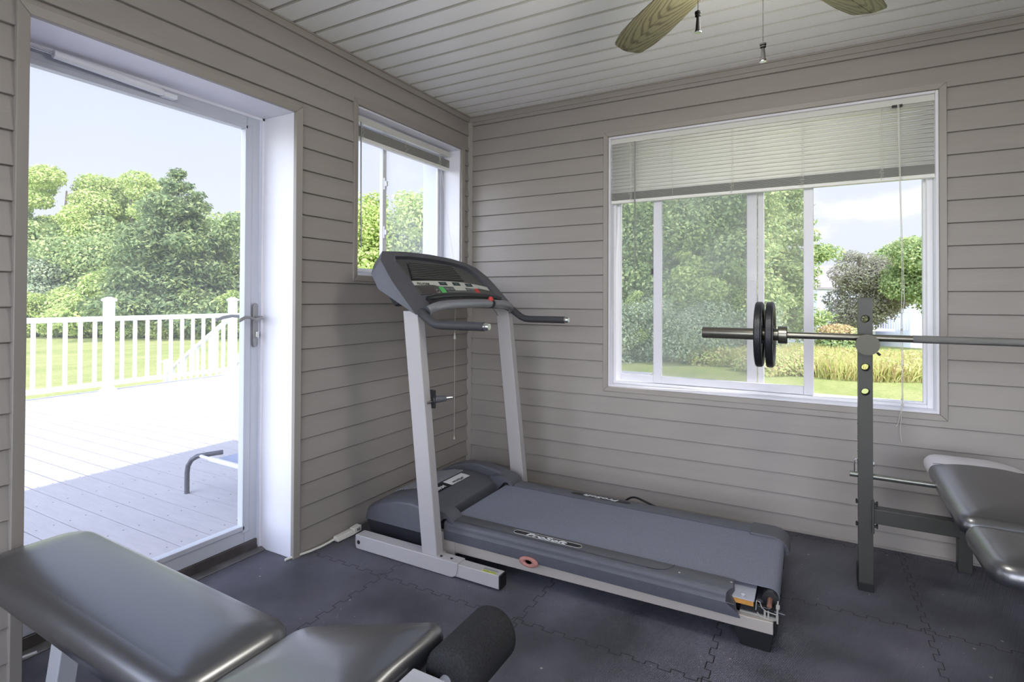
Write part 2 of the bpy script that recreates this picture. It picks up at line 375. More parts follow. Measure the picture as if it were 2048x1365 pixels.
# floor: interlocking rubber mats, .64 m pitch
def floor_mat():
    m = bpy.data.materials.new('rubber_mat'); m.use_nodes = True; t = m.node_tree; b = t.nodes['Principled BSDF']; n = t.nodes.new; l = t.links.new
    def M(op, a, b_=None, c=None):
        x = n('ShaderNodeMath'); x.operation = op
        for i, v in enumerate((a, b_, c)):
            if v is None: continue
            if isinstance(v, (int, float)): x.inputs[i].default_value = v
            else: l(v, x.inputs[i])
        return x.outputs[0]
    geo = n('ShaderNodeNewGeometry'); s = n('ShaderNodeSeparateXYZ'); l(geo.outputs['Position'], s.inputs[0]); X, Y = s.outputs[0], s.outputs[1]
    P = .64
    def seam(A, B, off, wig):
        # dovetail-ish zigzag along B displacing the seam in A
        sq = M('SIGN', M('SINE', M('MULTIPLY', B, 2*PI/.08)))
        sh = M('MULTIPLY', sq, wig)
        d = M('ABSOLUTE', M('SUBTRACT', M('FRACT', M('ADD', M('DIVIDE', M('SUBTRACT', M('ADD', A, sh), off), P), .5)), .5))
        l1 = M('LESS_THAN', M('MULTIPLY', d, P), .0017)
        # cross pieces of the teeth
        dB = M('ABSOLUTE', M('SUBTRACT', M('FRACT', M('ADD', M('DIVIDE', B, .04), .5)), .5))
        d0 = M('ABSOLUTE', M('SUBTRACT', M('FRACT', M('ADD', M('DIVIDE', M('SUBTRACT', A, off), P), .5)), .5))
        l2 = M('MULTIPLY', M('LESS_THAN', M('MULTIPLY', dB, .04), .0017), M('LESS_THAN', M('MULTIPLY', d0, P), wig))
        return M('MAXIMUM', l1, l2)
    sm = M('MAXIMUM', seam(X, Y, .46, .009), seam(Y, X, -.06, .009))
    # diamond texture
    f = 2*PI/.0058
    rib = M('MULTIPLY', M('SINE', M('MULTIPLY', M('ADD', X, M('MULTIPLY', Y, .18)), f)), M('SINE', M('MULTIPLY', Y, f*.5)))
    # dust
    nz = n('ShaderNodeTexNoise'); nz.inputs['Scale'].default_value = 3.2; nz.inputs['Detail'].default_value = 6; l(geo.outputs['Position'], nz.inputs['Vector'])
    r = n('ShaderNodeValToRGB'); l(nz.outputs[0], r.inputs[0]); r.color_ramp.elements[0].position = .35; r.color_ramp.elements[1].position = .68
    r.color_ramp.elements[0].color = (*lin((72, 72, 79)), 1); r.color_ramp.elements[1].color = (*lin((108, 107, 118)), 1)
    vo = n('ShaderNodeTexVoronoi'); vo.inputs['Scale'].default_value = 9; vo.inputs['Randomness'].default_value = 1; l(geo.outputs['Position'], vo.inputs['Vector'])
    sp = M('MULTIPLY', M('LESS_THAN', vo.outputs['Distance'], .042), M('GREATER_THAN', nz.outputs[0], .44))
    vo2 = n('ShaderNodeTexVoronoi'); vo2.inputs['Scale'].default_value = 31; l(geo.outputs['Position'], vo2.inputs['Vector'])
    sp = M('MAXIMUM', sp, M('MULTIPLY', M('LESS_THAN', vo2.outputs['Distance'], .065), M('GREATER_THAN', nz.outputs[0], .52)))
    mx1 = n('ShaderNodeMix'); mx1.data_type = 'RGBA'; l(sp, mx1.inputs[0]); l(r.outputs[0], mx1.inputs[6]); mx1.inputs[7].default_value = (*lin((170, 165, 158)), 1)
    mx2 = n('ShaderNodeMix'); mx2.data_type = 'RGBA'; l(sm, mx2.inputs[0]); l(mx1.outputs[2], mx2.inputs[6]); mx2.inputs[7].default_value = (*lin((24, 24, 27)), 1)
    rs = M('MULTIPLY_ADD', rib, .08, 1.0); mx3 = n('ShaderNodeMix'); mx3.data_type = 'RGBA'; mx3.blend_type = 'MULTIPLY'; mx3.inputs[0].default_value = 1; l(mx2.outputs[2], mx3.inputs[6]); l(rs, mx3.inputs[7])
    l(mx3.outputs[2], b.inputs['Base Color'])
    ro = n('ShaderNodeMapRange'); l(nz.outputs[0], ro.inputs[0]); ro.inputs['To Min'].default_value = .42; ro.inputs['To Max'].default_value = .62; l(ro.outputs[0], b.inputs['Roughness'])
    bp = n('ShaderNodeBump'); bp.inputs['Strength'].default_value = .6; bp.inputs['Distance'].default_value = .002
    hh = M('SUBTRACT', rib, M('MULTIPLY', sm, 3.0)); l(hh, bp.inputs['Height']); l(bp.outputs[0], b.inputs['Normal'])
    return m
mb = MB(); mb.box(0, XR, YF, 0, -.012, 0); mb.box(-.20, 0, DO[0], DO[1], -.012, 0); mb.box(-.27, XR+.1, YF-.1, .1, -.2, -.012)
struct('floor', mb, floor_mat(), smooth=0)

# ------------------------------------------------------------------ door
dr = thing('door_1', None, None, (-.21, -1.895, 0), kind='structure')
mb = MB(); mb.box(-.27, .004, DO[0]-.02, DO[0], 0, DO[3]); mb.box(-.27, .004, DO[1], DO[1]+.02, 0, DO[3]); mb.box(-.27, .004, DO[0]-.02, DO[1]+.02, DO[3], DO[3]+.02)
mb.build('door_jamb', M_JAMB, dr, bevel=.002)
mb = MB(); mb.box(-.206, -.196, DO[1]-.012, DO[1], 0, DO[3]); mb.box(-.206, -.196, DO[0], DO[0]+.01, 0, DO[3]); mb.box(-.206, -.196, DO[0], DO[1], DO[3]-.012, DO[3])
mb.build('door_stop', M_JAMB, dr, bevel=.001)
gy0, gy1, gz0, gz1 = -2.303, -1.503, .118, 1.932
mb = MB(); X0, X1 = -.245, -.210
for r_ in ((DO[0]+.004, gy0, .052, 1.975), (gy1, DO[1]-.014, .052, 1.975), (gy0, gy1, .052, gz0), (gy0, gy1, gz1, 1.975)): mb.box(X0, X1, r_[0], r_[1], r_[2], r_[3])
mb.build('door_frame', M_DOOR, dr, bevel=.003)
mb = MB()   # glazing bead step
for r_ in ((gy0-.004, gy0+.012, gz0-.004, gz1+.004), (gy1-.012, gy1+.02, gz0-.02, gz1+.004), (gy0, gy1, gz0-.008, gz0+.014), (gy0, gy1, gz1-.014, gz1+.006)): mb.box(X0+.004, X1+.006, r_[0], r_[1], r_[2], r_[3])
mb.build('glazing_bead', M_DOOR, dr, bevel=.003)
mb = MB(); mb.box(-.231, -.227, gy0, gy1, gz0, gz1); mb.build('pane', M_GLASSD, dr, smooth=0)
mb = MB(); mb.box(-.240, -.2035, DO[0]+.012, DO[1]-.016, .012, .052); mb.build('door_sweep', M_DRYER, dr, bevel=.002)
mb = MB(); mb.prism([(-.27, DO[0], .0), (-.165, DO[0], .0), (-.165, DO[0], .004), (-.19, DO[0], .012), (-.27, DO[0], .012)], (0, DO[1]-DO[0], 0)); mb.build('threshold', mat('threshold_metal', (118, 116, 116), .4, .6, var=.3, vscale=10), dr, bevel=.001)
# lever handle set
yh = -1.462; zh = 1.063
hp = MB(); hp.prism([(X1+.006, yh+a, 1.045+b) for a, b in (arc(0, .072, .0135, 0, 180, 8)+arc(0, -.102, .0135, 180, 360, 8))], (.006, 0, 0)); hpl = hp.build('handle_plate', M_NICKEL, dr, bevel=.0015)
hb = MB(); hb.tube([(X1+.01, yh, zh), (X1+.052, yh, zh)], .0085, 14)
lv = [(X1+.05, yh+.004, zh+.001), (X1+.055, yh-.012, zh-.004), (X1+.055, yh-.035, zh-.006), (X1+.054, yh-.060, zh+.004), (X1+.053, yh-.082, zh+.005), (X1+.053, yh-.100, zh-.004), (X1+.053, yh-.110, zh-.012)]
hb.tube(lv, .006, 12, radii=[.009, .0075, .0062, .0062, .007, .0075, .005]); hb.build('lever_handle', M_NICKEL, dr)
hb = MB(); hb.tube([(X0-.01, yh, zh), (X0-.05, yh, zh)], .0085, 14)
hb.tube([(X0-.05, yh+.004, zh+.002), (X0-.055, yh-.02, zh+.006), (X0-.055, yh-.05, zh+.008), (X0-.055, yh-.09, zh+.002), (X0-.055, yh-.125, zh-.01)], .007, 12, radii=[.009, .0075, .007, .008, .006]); hb.build('outside_lever', M_NICKEL, dr)
hb = MB(); hb.box(X1+.011, X1+.022, yh-.004, yh+.010, .975, 1.0); hb.box(X1+.02, X1+.03, yh-.002, yh+.004, .972, .992); hb.build('lock_turn', M_CHROME, dr, bevel=.002)
# pneumatic closer near the top
cz = 1.957
p0, p1 = Vector((-.178, -2.235, 1.963)), Vector((-.178, -1.885, 1.950))
hb = MB(); hb.tube([p0, p0+(p1-p0)*.96, p1], .0145, 16, radii=[.0145, .0145, .010]); cl_ = hb.build('door_closer', M_WHITE, dr)
hb = MB(); hb.tube([p0+Vector((0, -.09, .004)), p0], .004, 10); hb.box(-.19, -.165, -2.365, -2.31, 1.955, 1.978); hb.build('closer_rod', M_CHROME, cl_)
hb = MB(); hb.box(-.208, -.170, -1.885, -1.835, 1.938, 1.955); hb.build('closer_bracket', M_WHITE, cl_, bevel=.002)

# ------------------------------------------------------------------ windows
def pane_box(x0, x1, y0, y1, z0, z1, m, par, name='pane'):
    b = MB(); b.box(x0, x1, y0, y1, z0, z1); return b.build(name, m, par, smooth=0)
def ring(mb, E_, a0, a1, z0, z1, w, d0, d1):
    """rectangular frame of bar width w between depths d0,d1"""
    wl, wr, wb, wt = w if isinstance(w, tuple) else (w,)*4
    for (p, q, r_, s_) in ((a0, a0+wl, z0, z1), (a1-wr, a1, z0, z1), (a0+wl, a1-wr, z0, z0+wb), (a0+wl, a1-wr, z1-wt, z1)):
        c = [E_(p, d0, r_), E_(q, d1, s_)]
        mb.box(c[0][0], c[1][0], c[0][1], c[1][1], c[0][2], c[1][2])
# window_2: wide two-lite slider
EB = lambda a, d, z: (a, d, z)
w2 = thing('window_2', None, None, (1.755, .06, W2O[2]), kind='structure')
a0, a1, z0, z1 = W2O
b = MB(); ring(b, EB, a0, a1, z0, z1, .012, -.004, .12); b.build('window_liner', M_JAMB, w2, bevel=.002)
b = MB(); ring(b, EB, a0+.012, a1-.012, z0+.012, z1-.012, (.018, .024, .016, .02), .055, .12); ring(b, EB, a0+.012, a1-.012, z0+.012, z1-.012, (.030, .034, .022, .03), .088, .12); b.build('window_frame', M_WHITE, w2, bevel=.003)
b = MB(); ring(b, EB, 1.228, 2.036, z0+.030, z1-.03, (.047, .045, .042, .04), .062, .084); sh = b.build('sliding_sash', M_JAMB, w2, bevel=.003)
pane_box(1.275, 1.991, .072, .075, z0+.072, z1-.07, M_GLASS, sh)
b = MB(); b.box(1.722, 1.772, .090, .108, z0+.03, z1-.03); b.box(1.776, 1.806, .094, .116, z0+.03, z1-.03); b.build('meeting_stile', M_JAMB, w2, bevel=.003)
b = MB(); b.box(1.733, 1.762, .082, .0895, 1.255, 1.295); b.box(1.744, 1.751, .080, .083, 1.272, 1.279); b.build('sash_lock', M_WHITE, w2, bevel=.001)
b = MB(); ring(b, EB, 1.0, 1.735, z0+.03, z1-.03, (.030, .0, .038, .03), .090, .104); b.build('screen_frame', M_JAMB, w2, bevel=.002)
pane_box(1.03, 1.735, .098, .0985, z0+.06, z1-.06, M_SCREEN, w2, 'insect_screen')
pane_box(1.80, 2.49, .104, .107, z0+.04, z1-.04, M_GLASSC, w2)
b = MB(); b.box(1.215, 1.228, .066, .076, 1.30, 1.33); b.build('sash_pull', M_DARKMETAL, sh)
# window_1: small slider on the left wall
EL = lambda a, d, z: (-d, a, z)
def small_window(name, o, tcls=M_GLASSC):
    a0, a1, z0, z1 = o
    w = thing(name, None, None, (-.12, (a0+a1)/2, z0), kind='structure')
    b = MB(); ring(b, EL, a0, a1, z0, z1, .010, -.004, .27); b.build('window_liner', M_JAMB, w, bevel=.002)
    b = MB(); ring(b, EL, a0+.01, a1-.01, z0+.01, z1-.01, (.022, .034, .022, .022), .125, .272); b.build('window_frame', M_DOOR, w, bevel=.003)
    c = a0+(a1-a0)*.40
    b = MB(); ring(b, EL, c-.025, a1-.044, z0+.03, z1-.03, (.030, .018, .03, .03), .135, .152); s_ = b.build('sliding_sash', M_WHITE, w, bevel=.003)
    pane_box(-.147, -.144, c+.005, a1-.06, z0+.05, z1-.05, M_GLASS, s_)
    b = MB(); ring(b, EL, a0+.032, c+.012, z0+.03, z1-.03, (.012, .022, .02, .02), .158, .175); b.build('fixed_sash', M_WHITE, w, bevel=.003)
    pane_box(-.168, -.165, a0+.04, c, z0+.045, z1-.045, tcls, w)
    return w, c
w1, cy1 = small_window('window_1', W1O)
b = MB()
for zz in (1.50, 1.78): b.box(-.135, -.125, cy1-.022, cy1-.004, zz, zz+.07); b.box(-.128, -.112, cy1-.020, cy1-.008, zz+.02, zz+.05)
each(b, 'sash_latch', M_WHITE, w1, bevel=.002)
small_window('window_3_added', W3O)
def big_window(name, o):
    a0, a1, z0, z1 = o; E_ = lambda a, d, z: (a, YF-d, z)
    w = thing(name, None, None, ((a0+a1)/2, YF-.06, z0), kind='structure')
    b = MB(); ring(b, E_, a0, a1, z0, z1, .04, -.01, .12); b.box((a0+a1)/2-.02, (a0+a1)/2+.02, YF-.1, YF-.04, z0, z1); b.build('window_frame', M_WHITE, w, bevel=.003)
    pane_box(a0+.03, a1-.03, YF-.075, YF-.072, z0+.03, z1-.03, M_GLASSC, w)
big_window('window_4_added', W4O); big_window('window_5_added', W5O)

# ------------------------------------------------------------------ roof over the room (casts the deck shade)
mb = MB(); mb.prism([(-.30, -4.6, 2.50), (-.30, -4.6, 2.56), (2.2, -4.6, 3.30), (4.7, -4.6, 2.56), (4.7, -4.6, 2.50)], (0, 4.75, 0)); struct('roof', mb, M_HROOF, smooth=0)
mb = MB(); mb.box(XR+.16, 9, -4.4, .1, -1.2, 2.5)
struct('house_wall', mb, M_SIDE, smooth=0)

# =================================================================== BLINDS
# wide mini blind, half lowered
YB = .030
bl = thing('mini_blind', 'white mini blind half lowered over the wide window in the far wall', 'window blind', (1.755, YB, 2.10))
BX0, BX1 = .986, 2.524
b = MB(); b.box(BX0, BX1, YB-.014, YB+.014, 2.068, 2.098); b.build('headrail', M_BLINDRAIL, bl, bevel=.002)
b = MB(); NS = 13; ztop, zbot = 2.062, 1.790; pit = (ztop-zbot)/NS
for i in range(NS+1):
    z = ztop-i*pit
    pr = [(YB+.004+.0035*math.sin(PI*k_/5)-.001*k_, z-.0245*k_/5+.012) for k_ in range(6)]
    A = [(BX0+.004, y_-.000-k_*.0024, z_) for k_, (y_, z_) in enumerate(pr)]; B = [(BX1-.004, p[1], p[2]) for p in A]
    b.add(A+B, [(j, j+1, 7+j, 6+j) for j in range(5)])
o = b.build('slats', M_BLIND, bl); sm = o.modifiers.new('t', 'SOLIDIFY'); sm.thickness = .0007
b = MB()
for i in range(14):
    z = 1.737+i*.0034; b.box(BX0+.004, BX1-.004, YB-.012, YB+.012, z, z+.0013)
b.build('gathered_slats', mat('blind_slat_edge', (190, 189, 184), .5), bl, smooth=0)
b = MB(); b.box(BX0+.002, BX1-.002, YB-.013, YB+.013, 1.716, 1.735); b.build('bottom_rail', M_BLIND, bl, bevel=.004)
b = MB()
for x_ in (1.105, 1.345, 1.655, 1.985, 2.315):
    b.tube([(x_, YB-.0145, 2.07), (x_, YB-.0145, 1.72)], .0007, 5)
    if x_ != 1.345: b.tube([(x_+.008, YB-.0145, 2.07), (x_+.008, YB-.0145, 1.74)], .0005, 5)
each(b, 'ladder_cord', M_CORD, bl)
random.seed(4); b = MB()
for x_ in (1.105, 1.655, 1.985, 2.315):
    p = [(x_+random.uniform(-.012, .012), YB-.016-random.uniform(0, .006), 1.79-i*.0055+random.uniform(-.005, .005)) for i in range(13)]; b.tube(p, .0012, 5)
each(b, 'bunched_cord', M_CORD, bl)
b = MB(); b.tube([(1.140, -.012, 2.062), (1.141, -.014, 1.7), (1.142, -.016, 1.325)], .0035, 6); b.build('tilt_wand', mat('clear_wand', (150, 150, 148), .25), bl)
b = MB()
b.tube([(2.378, -.006, 2.068), (2.384, -.010, 1.7), (2.392, -.014, 1.25), (2.386, -.014, 1.0), (2.390, -.014, .80), (2.388, -.024, .66), (2.381, -.026, .56), (2.386, -.026, .505)], .0013, 6)
b.tube([(2.382, -.008, 2.068), (2.389, -.012, 1.6), (2.397, -.014, 1.28), (2.400, -.014, 1.16), (2.391, -.014, 1.08), (2.394, -.014, .85), (2.392, -.022, .69), (2.372, -.026, .585), (2.366, -.026, .575)], .0013, 6)
for zc, xc in ((1.02, 2.388), (.70, 2.390), (.675, 2.390)): b.lathe([(.002, -.006), (.005, -.003), (.005, .003), (.002, .006)], (xc, -.018, zc), 'z', 8)
b.build('pull_cord', M_CORD, bl)
b = MB(); b.box(2.358, 2.398, -.0165+.02, YB-.012, 2.060, 2.068); b.build('cord_lock', M_DARKMETAL, bl, bevel=.001)

# raised mini blind on the small window
xb = -.075
b1 = thing('mini_blind', 'white mini blind raised to the top of the small window beside the door', 'window blind', (xb, -.58, 2.12))
ya, yb_ = W1O[0]+.012, W1O[1]-.028
b = MB(); b.box(xb-.016, xb+.016, ya, yb_, 2.086, 2.118); b.build('headrail', M_BLINDRAIL, b1, bevel=.003)
b = MB()
for i in range(12):
    z = 2.016+i*.0042; b.box(xb-.012, xb+.012, ya, yb_, z, z+.0016)
b.build('gathered_slats', mat('blind_slat_edge', (190, 189, 184), .5), b1, smooth=0)
b = MB(); b.box(xb-.013, xb+.013, ya, yb_, 1.992, 2.013); b.build('bottom_rail', M_BLIND, b1, bevel=.004)
random.seed(9); b = MB()
for y_ in (-.93, -.58, -.26):
    b.tube([(xb+.014+random.uniform(0, .006), y_+random.uniform(-.014, .014), 2.085-i*.008+random.uniform(-.004, .004)) for i in range(12)], .0013, 5)
each(b, 'bunched_cord', M_CORD, b1)
b = MB(); b.tube([(xb+.02, -.955, 2.085), (xb+.022, -.955, 1.8), (xb+.024, -.952, 1.42)], .0035, 6); b.build('tilt_wand', mat('clear_wand', (150, 150, 148), .25), b1)
b = MB(); b.tube([(xb+.012, -.245, 2.085), (xb+.018, -.246, 2.0), (-.012, -.205, 1.56), (.024, -.19, 1.32), (.028, -.195, 1.2), (.029, -.205, .93)], .0011, 6); b.tube([(.029, -.205, .91), (.029, -.206, .27)], .0011, 6)
b.lathe([(.002, .02), (.004, .014), (.008, -.006), (.008, -.02), (.003, -.024)], (.029, -.205, .915), 'z', 10); b.lathe([(.001, .012), (.004, 0), (.006, -.012), (.002, -.015)], (.029, -.206, .268), 'z', 10)
b.build('pull_cord', M_CORD, b1)

# =================================================================== TREADMILL
tm = thing('treadmill', 'grey folding treadmill with angled console standing in the corner of the room', 'treadmill', (1.0, -.80, 0))
A_ = Vector((-.6606, 0, .7507)); Nn = Vector((.7507, 0, .6606)); K0 = Vector((.545, 0, 1.085))
def K(y, s, off=0): return K0 + A_*s + Nn*off + Vector((0, y, 0))
# base frame
for sgn, (yo, yi) in enumerate(((-1.215, -1.158), (-.345, -.402))):
    b = MB(); lo, hi = min(yo, yi), max(yo, yi)
    pr = [(.182, .018), (.187, .004), (.20, .0025), (.715, .0025)]+[(.715+.035*math.sin(R(a)), .0375-.035*math.cos(R(a))) for a in (20, 45, 70, 90)]+[(.752, .066), (.186, .066), (.182, .062)]
    b.prism([(x, lo, z) for x, z in pr], (0, hi-lo, 0)); fb = b.build('foot_bar', M_TGREY, tm, bevel=.004, seg=3)
    b = MB(); b.box(.70, .945, lo+.004, hi-.004, .008, .0615); b.build('foot_extension', M_TGREY, fb, bevel=.003)
    b = MB(); b.box(.9452, .952, lo+.003, hi-.003, .007, .0625); b.build('end_cap', M_BLACK, fb, bevel=.002)
    b = MB(); b.lathe([(.018, 0), (.016, .008)], (.905, (lo+hi)/2, 0), 'z', 16); b.build('rubber_foot', M_BLACK, fb)
    b = MB(); ys = yo-.001 if sgn == 0 else yi-.001
    b.lathe([(.009, .0), (.009, -.002), (.0045, -.003)], (.203, min(yo, yi), .034), 'y', 14); b.lathe([(.006, 0), (.006, .002), (.002, .0035)], (.655, (lo+hi)/2-.008, .066), 'z', 12); b.lathe([(.006, 0), (.006, .002), (.002, .0035)], (.705, (lo+hi)/2-.004, .066), 'z', 12)
    each(b, 'bolt', M_DARKMETAL, fb)
    if sgn == 0:
        b = MB(); b.box(.862, .926, -1.209, -1.192, .0616, .0622); b.build('caution_sticker', M_YELLOW, fb, smooth=0)
        b = MB(); b.box(.862, .926, -1.192, -1.178, .0616, .0622); b.build('sticker_text_panel', M_LABELG, fb, smooth=0)
        text('caution_text', 'CAUTION', .0125, M_BLACK, fb, (.925, -1.196, .0624), (-1, 0, 0), (0, -1, 0), depth=.0001, bold=.0002)
    # upright
    y1, y2 = (-1.205, -1.158) if sgn == 0 else (-.400, -.352)
    b = MB(); bt = [(.560, y1, .060), (.640, y1, .060), (.640, y2, .060), (.560, y2, .060)]; tp = [(.447, y1, 1.10), (.527, y1, 1.10), (.527, y2, 1.10), (.447, y2, 1.10)]
    b.hexa(bt, tp); b.build('upright', M_TGREY, tm, bevel=.004, seg=3)
b = MB(); b.box(.575, .625, -1.16, -.40, .006, .046); b.build('cross_member', M_TGREY, tm, bevel=.003)
# lift frame rails
for lo, hi in ((-1.108, -1.078), (-.52, -.49)):
    b = MB(); b.hexa([(.56, lo, .046), (1.915, lo, .066), (1.915, hi, .066), (.56, hi, .046)], [(.56, lo, .096), (1.915, lo, .106), (1.915, hi, .106), (.56, hi, .096)])
    b.build('deck_frame_rail', mat('frame_taupe_paint', (172, 164, 156), .42), tm, bevel=.003)
b = MB(); b.box(.56, .665, -1.112, -1.085, .036, .128); b.build('pivot_bracket', mat('frame_taupe_paint', (172, 164, 156), .42), tm, bevel=.003)
# rear feet
for lo, hi in ((-1.102, -.99), (-.60, -.49)):
    b = MB(); b.hexa([(1.815, lo+.006, 0), (1.905, lo+.006, 0), (1.905, hi-.01, 0), (1.815, hi-.01, 0)], [(1.790, lo, .066), (1.918, lo, .066), (1.918, hi, .066), (1.790, hi, .066)])
    b.box(1.9155, 1.925, lo, hi, .06, .104)
    b.build('rear_foot', M_BLACK, tm, bevel=.005, seg=3)
b = MB(); b.box(1.84, 1.90, -1.0, -.6, .068, .10); b.build('rear_cross_tube', M_TGREY, tm, bevel=.003)
# deck board
b = MB(); b.box(.70, 1.855, -1.100, -.50, .139, .155, 0); b.build('deck_board', M_BOARD, tm)
b = MB(); b.box(1.8552, 1.858, -1.100, -.50, .128, .156); b.build('board_end', M_BLACK, tm)
b = MB(); b.box(1.76, 1.858, -1.101, -.96, .1552, .1595); b.build('board_cap', mat('board_laminate', (170, 172, 182), .4), tm)
# belt loop
ty, by, rr_ = .176, .120, .028; cx_ = 1.902
pr = [(.62, ty), (1.2, ty)]+[(cx_+rr_*math.sin(R(a)), (ty-rr_)+rr_*math.cos(R(a))) for a in range(0, 181, 18)]+[(.62, by)]
pr2 = [(.62, ty-.002), (1.2, ty-.002)]+[(cx_+(rr_-.002)*math.sin(R(a)), (ty-rr_)+(rr_-.002)*math.cos(R(a))) for a in range(0, 181, 18)]+[(.62, by+.002)]
b = MB(); n = len(pr); Y0_, Y1_ = -1.022, -.575
v = [(x, Y0_, z) for x, z in pr]+[(x, Y1_, z) for x, z in pr]+[(x, Y0_, z) for x, z in pr2]+[(x, Y1_, z) for x, z in pr2]
f = [(i, i+1, n+i+1, n+i) for i in range(n-1)]+[(2*n+i, 3*n+i, 3*n+i+1, 2*n+i+1) for i in range(n-1)]+[(i, 2*n+i, 2*n+i+1, i+1) for i in range(n-1)]+[(n+i, n+i+1, 3*n+i+1, 3*n+i) for i in range(n-1)]
b.add(v, f); b.build('running_belt', M_BELT, tm)
b = MB(); b.tube([(cx_, -1.044, ty-rr_), (cx_, -.56, ty-rr_)], rr_-.003, 20); b.build('rear_roller', M_DARKMETAL, tm)
b = MB(); b.tube([(cx_, -1.085, ty-rr_-.002), (cx_, -1.044, ty-rr_)], .008, 12); b.build('roller_axle', mat('rusty_steel', (150, 108, 92), .6, .4, var=.2, vscale=60), tm)
# side rail covers
def rail_cover(inner, outer, x0, x1, name='foot_rail', cut=False):
    s = 1 if outer < inner else -1; b = MB()
    w = abs(inner-outer)
    prof = [(0, .150), (0, .1795), (.004, .1825), (.066, .1825), (.078, .181), (.086, .177), (.0915, .170), (.093, .160), (.0935, .145), (.096, .143), (.0965, .118), (.094, .100), (.088, .098), (.088, .13)]
    prof = [(p*w/.0965, q) for p, q in prof]
    y = lambda p: inner-s*p
    xe = [x1]*len(prof)
    if cut: xe = [1.788 if p < .055 else (1.800-.03*(p-.055)/.04) for p, q in prof]; xe = [x if q > .14 else 1.800 + (.14-q)*.4 for x, (p, q) in zip(xe, prof)]
    n = len(prof)
    b.add([(x0+(.012 if q < .14 else 0)*0, y(p), q) for p, q in prof]+[(x, y(p), q) for x, (p, q) in zip(xe, prof)], [(i, i+1, n+i+1, n+i) for i in range(n-1)]+[tuple(range(n))[::-1], tuple(range(n, 2*n))])
    return b.build(name, M_TDARK, tm, smooth=50)
rc1 = rail_cover(-1.028, -1.124, .615, 1.79, cut=True)
rc2 = rail_cover(-.572, -.476, .665, 1.84)
b = MB(); b.add([(.64, -1.0985, .1828), (1.50, -1.0985, .1828), (1.50, -1.0965, .1828), (.64, -1.0965, .1828)], [(0, 1, 2, 3)])
pa = [(1.50, -1.0975), (1.53, -1.0965), (1.555, -1.088), (1.57, -1.074), (1.58, -1.055), (1.585, -1.032)]
b.tube([(x, y, .1826) for x, y in pa], .0011, 6); b.build('panel_seam', M_BLACK, rc1)
b = MB(); b.lathe([(.004, 0), (.004, .001), (.001, .0015)], (1.612, -1.080, .1824), 'z', 12); b.lathe([(.004, 0), (.004, .001), (.001, .0015)], (1.782, -1.060, .1824), 'z', 12); each(b, 'cover_screw', M_CHROME, rc1)
b = MB(); b.box(.64, 1.80, -1.1252, -1.1235, .1425, .1438); b.build('cover_ledge', mat('cover_ledge_grey', (120, 122, 130), .4), rc1, smooth=0)  # slightly lighter grey line along the cover ledge
def pill(par, xc, yc, L_, w_, z, rot=0):
    b = MB(); pts = [(xc+L_/2-w_/2+x, yc+y) for x, y in arc(0, 0, w_/2, -90, 90, 8)]+[(xc-L_/2+w_/2+x, yc+y) for x, y in arc(0, 0, w_/2, 90, 270, 8)]
    b.prism([(x, y, z) for x, y in pts], (0, 0, .0008)); return b.build('name_badge', M_BLACK, par)
def pill_rim(par, xc, yc, L_, w_, z):
    b = MB(); pts = [(xc+L_/2-w_/2+x, yc+y, z) for x, y in arc(0, 0, w_/2, -90, 90, 8)]+[(xc-L_/2+w_/2+x, yc+y, z) for x, y in arc(0, 0, w_/2, 90, 270, 8)]
    b.tube(pts+[pts[0]], .0008, 5, cap=False); return b.build('badge_rim', M_SILVERPANEL, par)
xb1 = 1.085
pill(rc1, xb1, -1.065, .30, .030, .1824); pill_rim(rc1, xb1, -1.065, .30, .030, .1832)
text('badge_text', 'ProSoft', .031, M_LABEL, rc1, (xb1-.092, -1.0755, .1834), (1, 0, 0), (0, 1, 0), depth=.0003, shear=.25, sx=1.75, bold=.0009)
pill(rc2, 1.12, -.527, .30, .030, .1824)
text('badge_text', 'ProSoft', .031, M_LABEL, rc2, (1.212, -.5165, .1834), (-1, 0, 0), (0, -1, 0), depth=.0003, shear=.25, sx=1.75, bold=.0009)
# far rear end cap
b = MB(); pr = [(1.80, .186), (1.888, .186), (1.915, .180), (1.935, .166), (1.945, .145), (1.948, .118), (1.93, .118), (1.925, .142), (1.912, .158), (1.885, .168), (1.80, .168)]
b.prism([(x, -.60, z) for x, z in pr], (0, .126, 0)); b.build('rear_end_cap', M_TDARK, tm, bevel=.005, seg=3)
# exposed bracket at the near rear corner
M_BRK = mat('cast_bracket', (176, 174, 166), .4, .3)
b = MB()
prf = [(1.862, .158), (1.874, .158), (1.880, .140), (1.895, .130), (1.922, .128), (1.922, .146), (1.928, .146), (1.930, .100), (1.810, .100), (1.804, .128), (1.855, .128)]
o_in = [(1.868, .154), (1.872, .152), (1.878, .134), (1.893, .124)]
b.prism([(x, -1.088, z) for x, z in [(1.812, .104), (1.928, .104), (1.928, .112), (1.812, .112)]], (0, .05, 0))
b.tube([(1.862, -1.094, .128), (1.864, -1.094, .158), (1.874, -1.094, .157), (1.880, -1.094, .140), (1.892, -1.094, .131), (1.925, -1.094, .128)], .0018, 6)
b.tube([(1.866, -1.092, .120), (1.876, -1.092, .109), (1.905, -1.092, .106), (1.921, -1.092, .107), (1.925, -1.092, .128), (1.926, -1.092, .150)], .0022, 6)
b.box(1.924, 1.929, -1.096, -1.05, .100, .152); b.box(1.886, 1.892, -1.094, -1.088, .108, .132); b.box(1.897, 1.902, -1.094, -1.088, .108, .132); b.box(1.884, 1.904, -1.093, -1.089, .104, .110); b.box(1.922, 1.933, -1.094, -1.078, .146, .154)
b.build('roller_bracket', M_BRK, tm, smooth=30)
b = MB(); b.box(1.815, 1.925, -1.082, -1.070, .106, .134); b.build('cavity_lining', M_BLACK, tm)
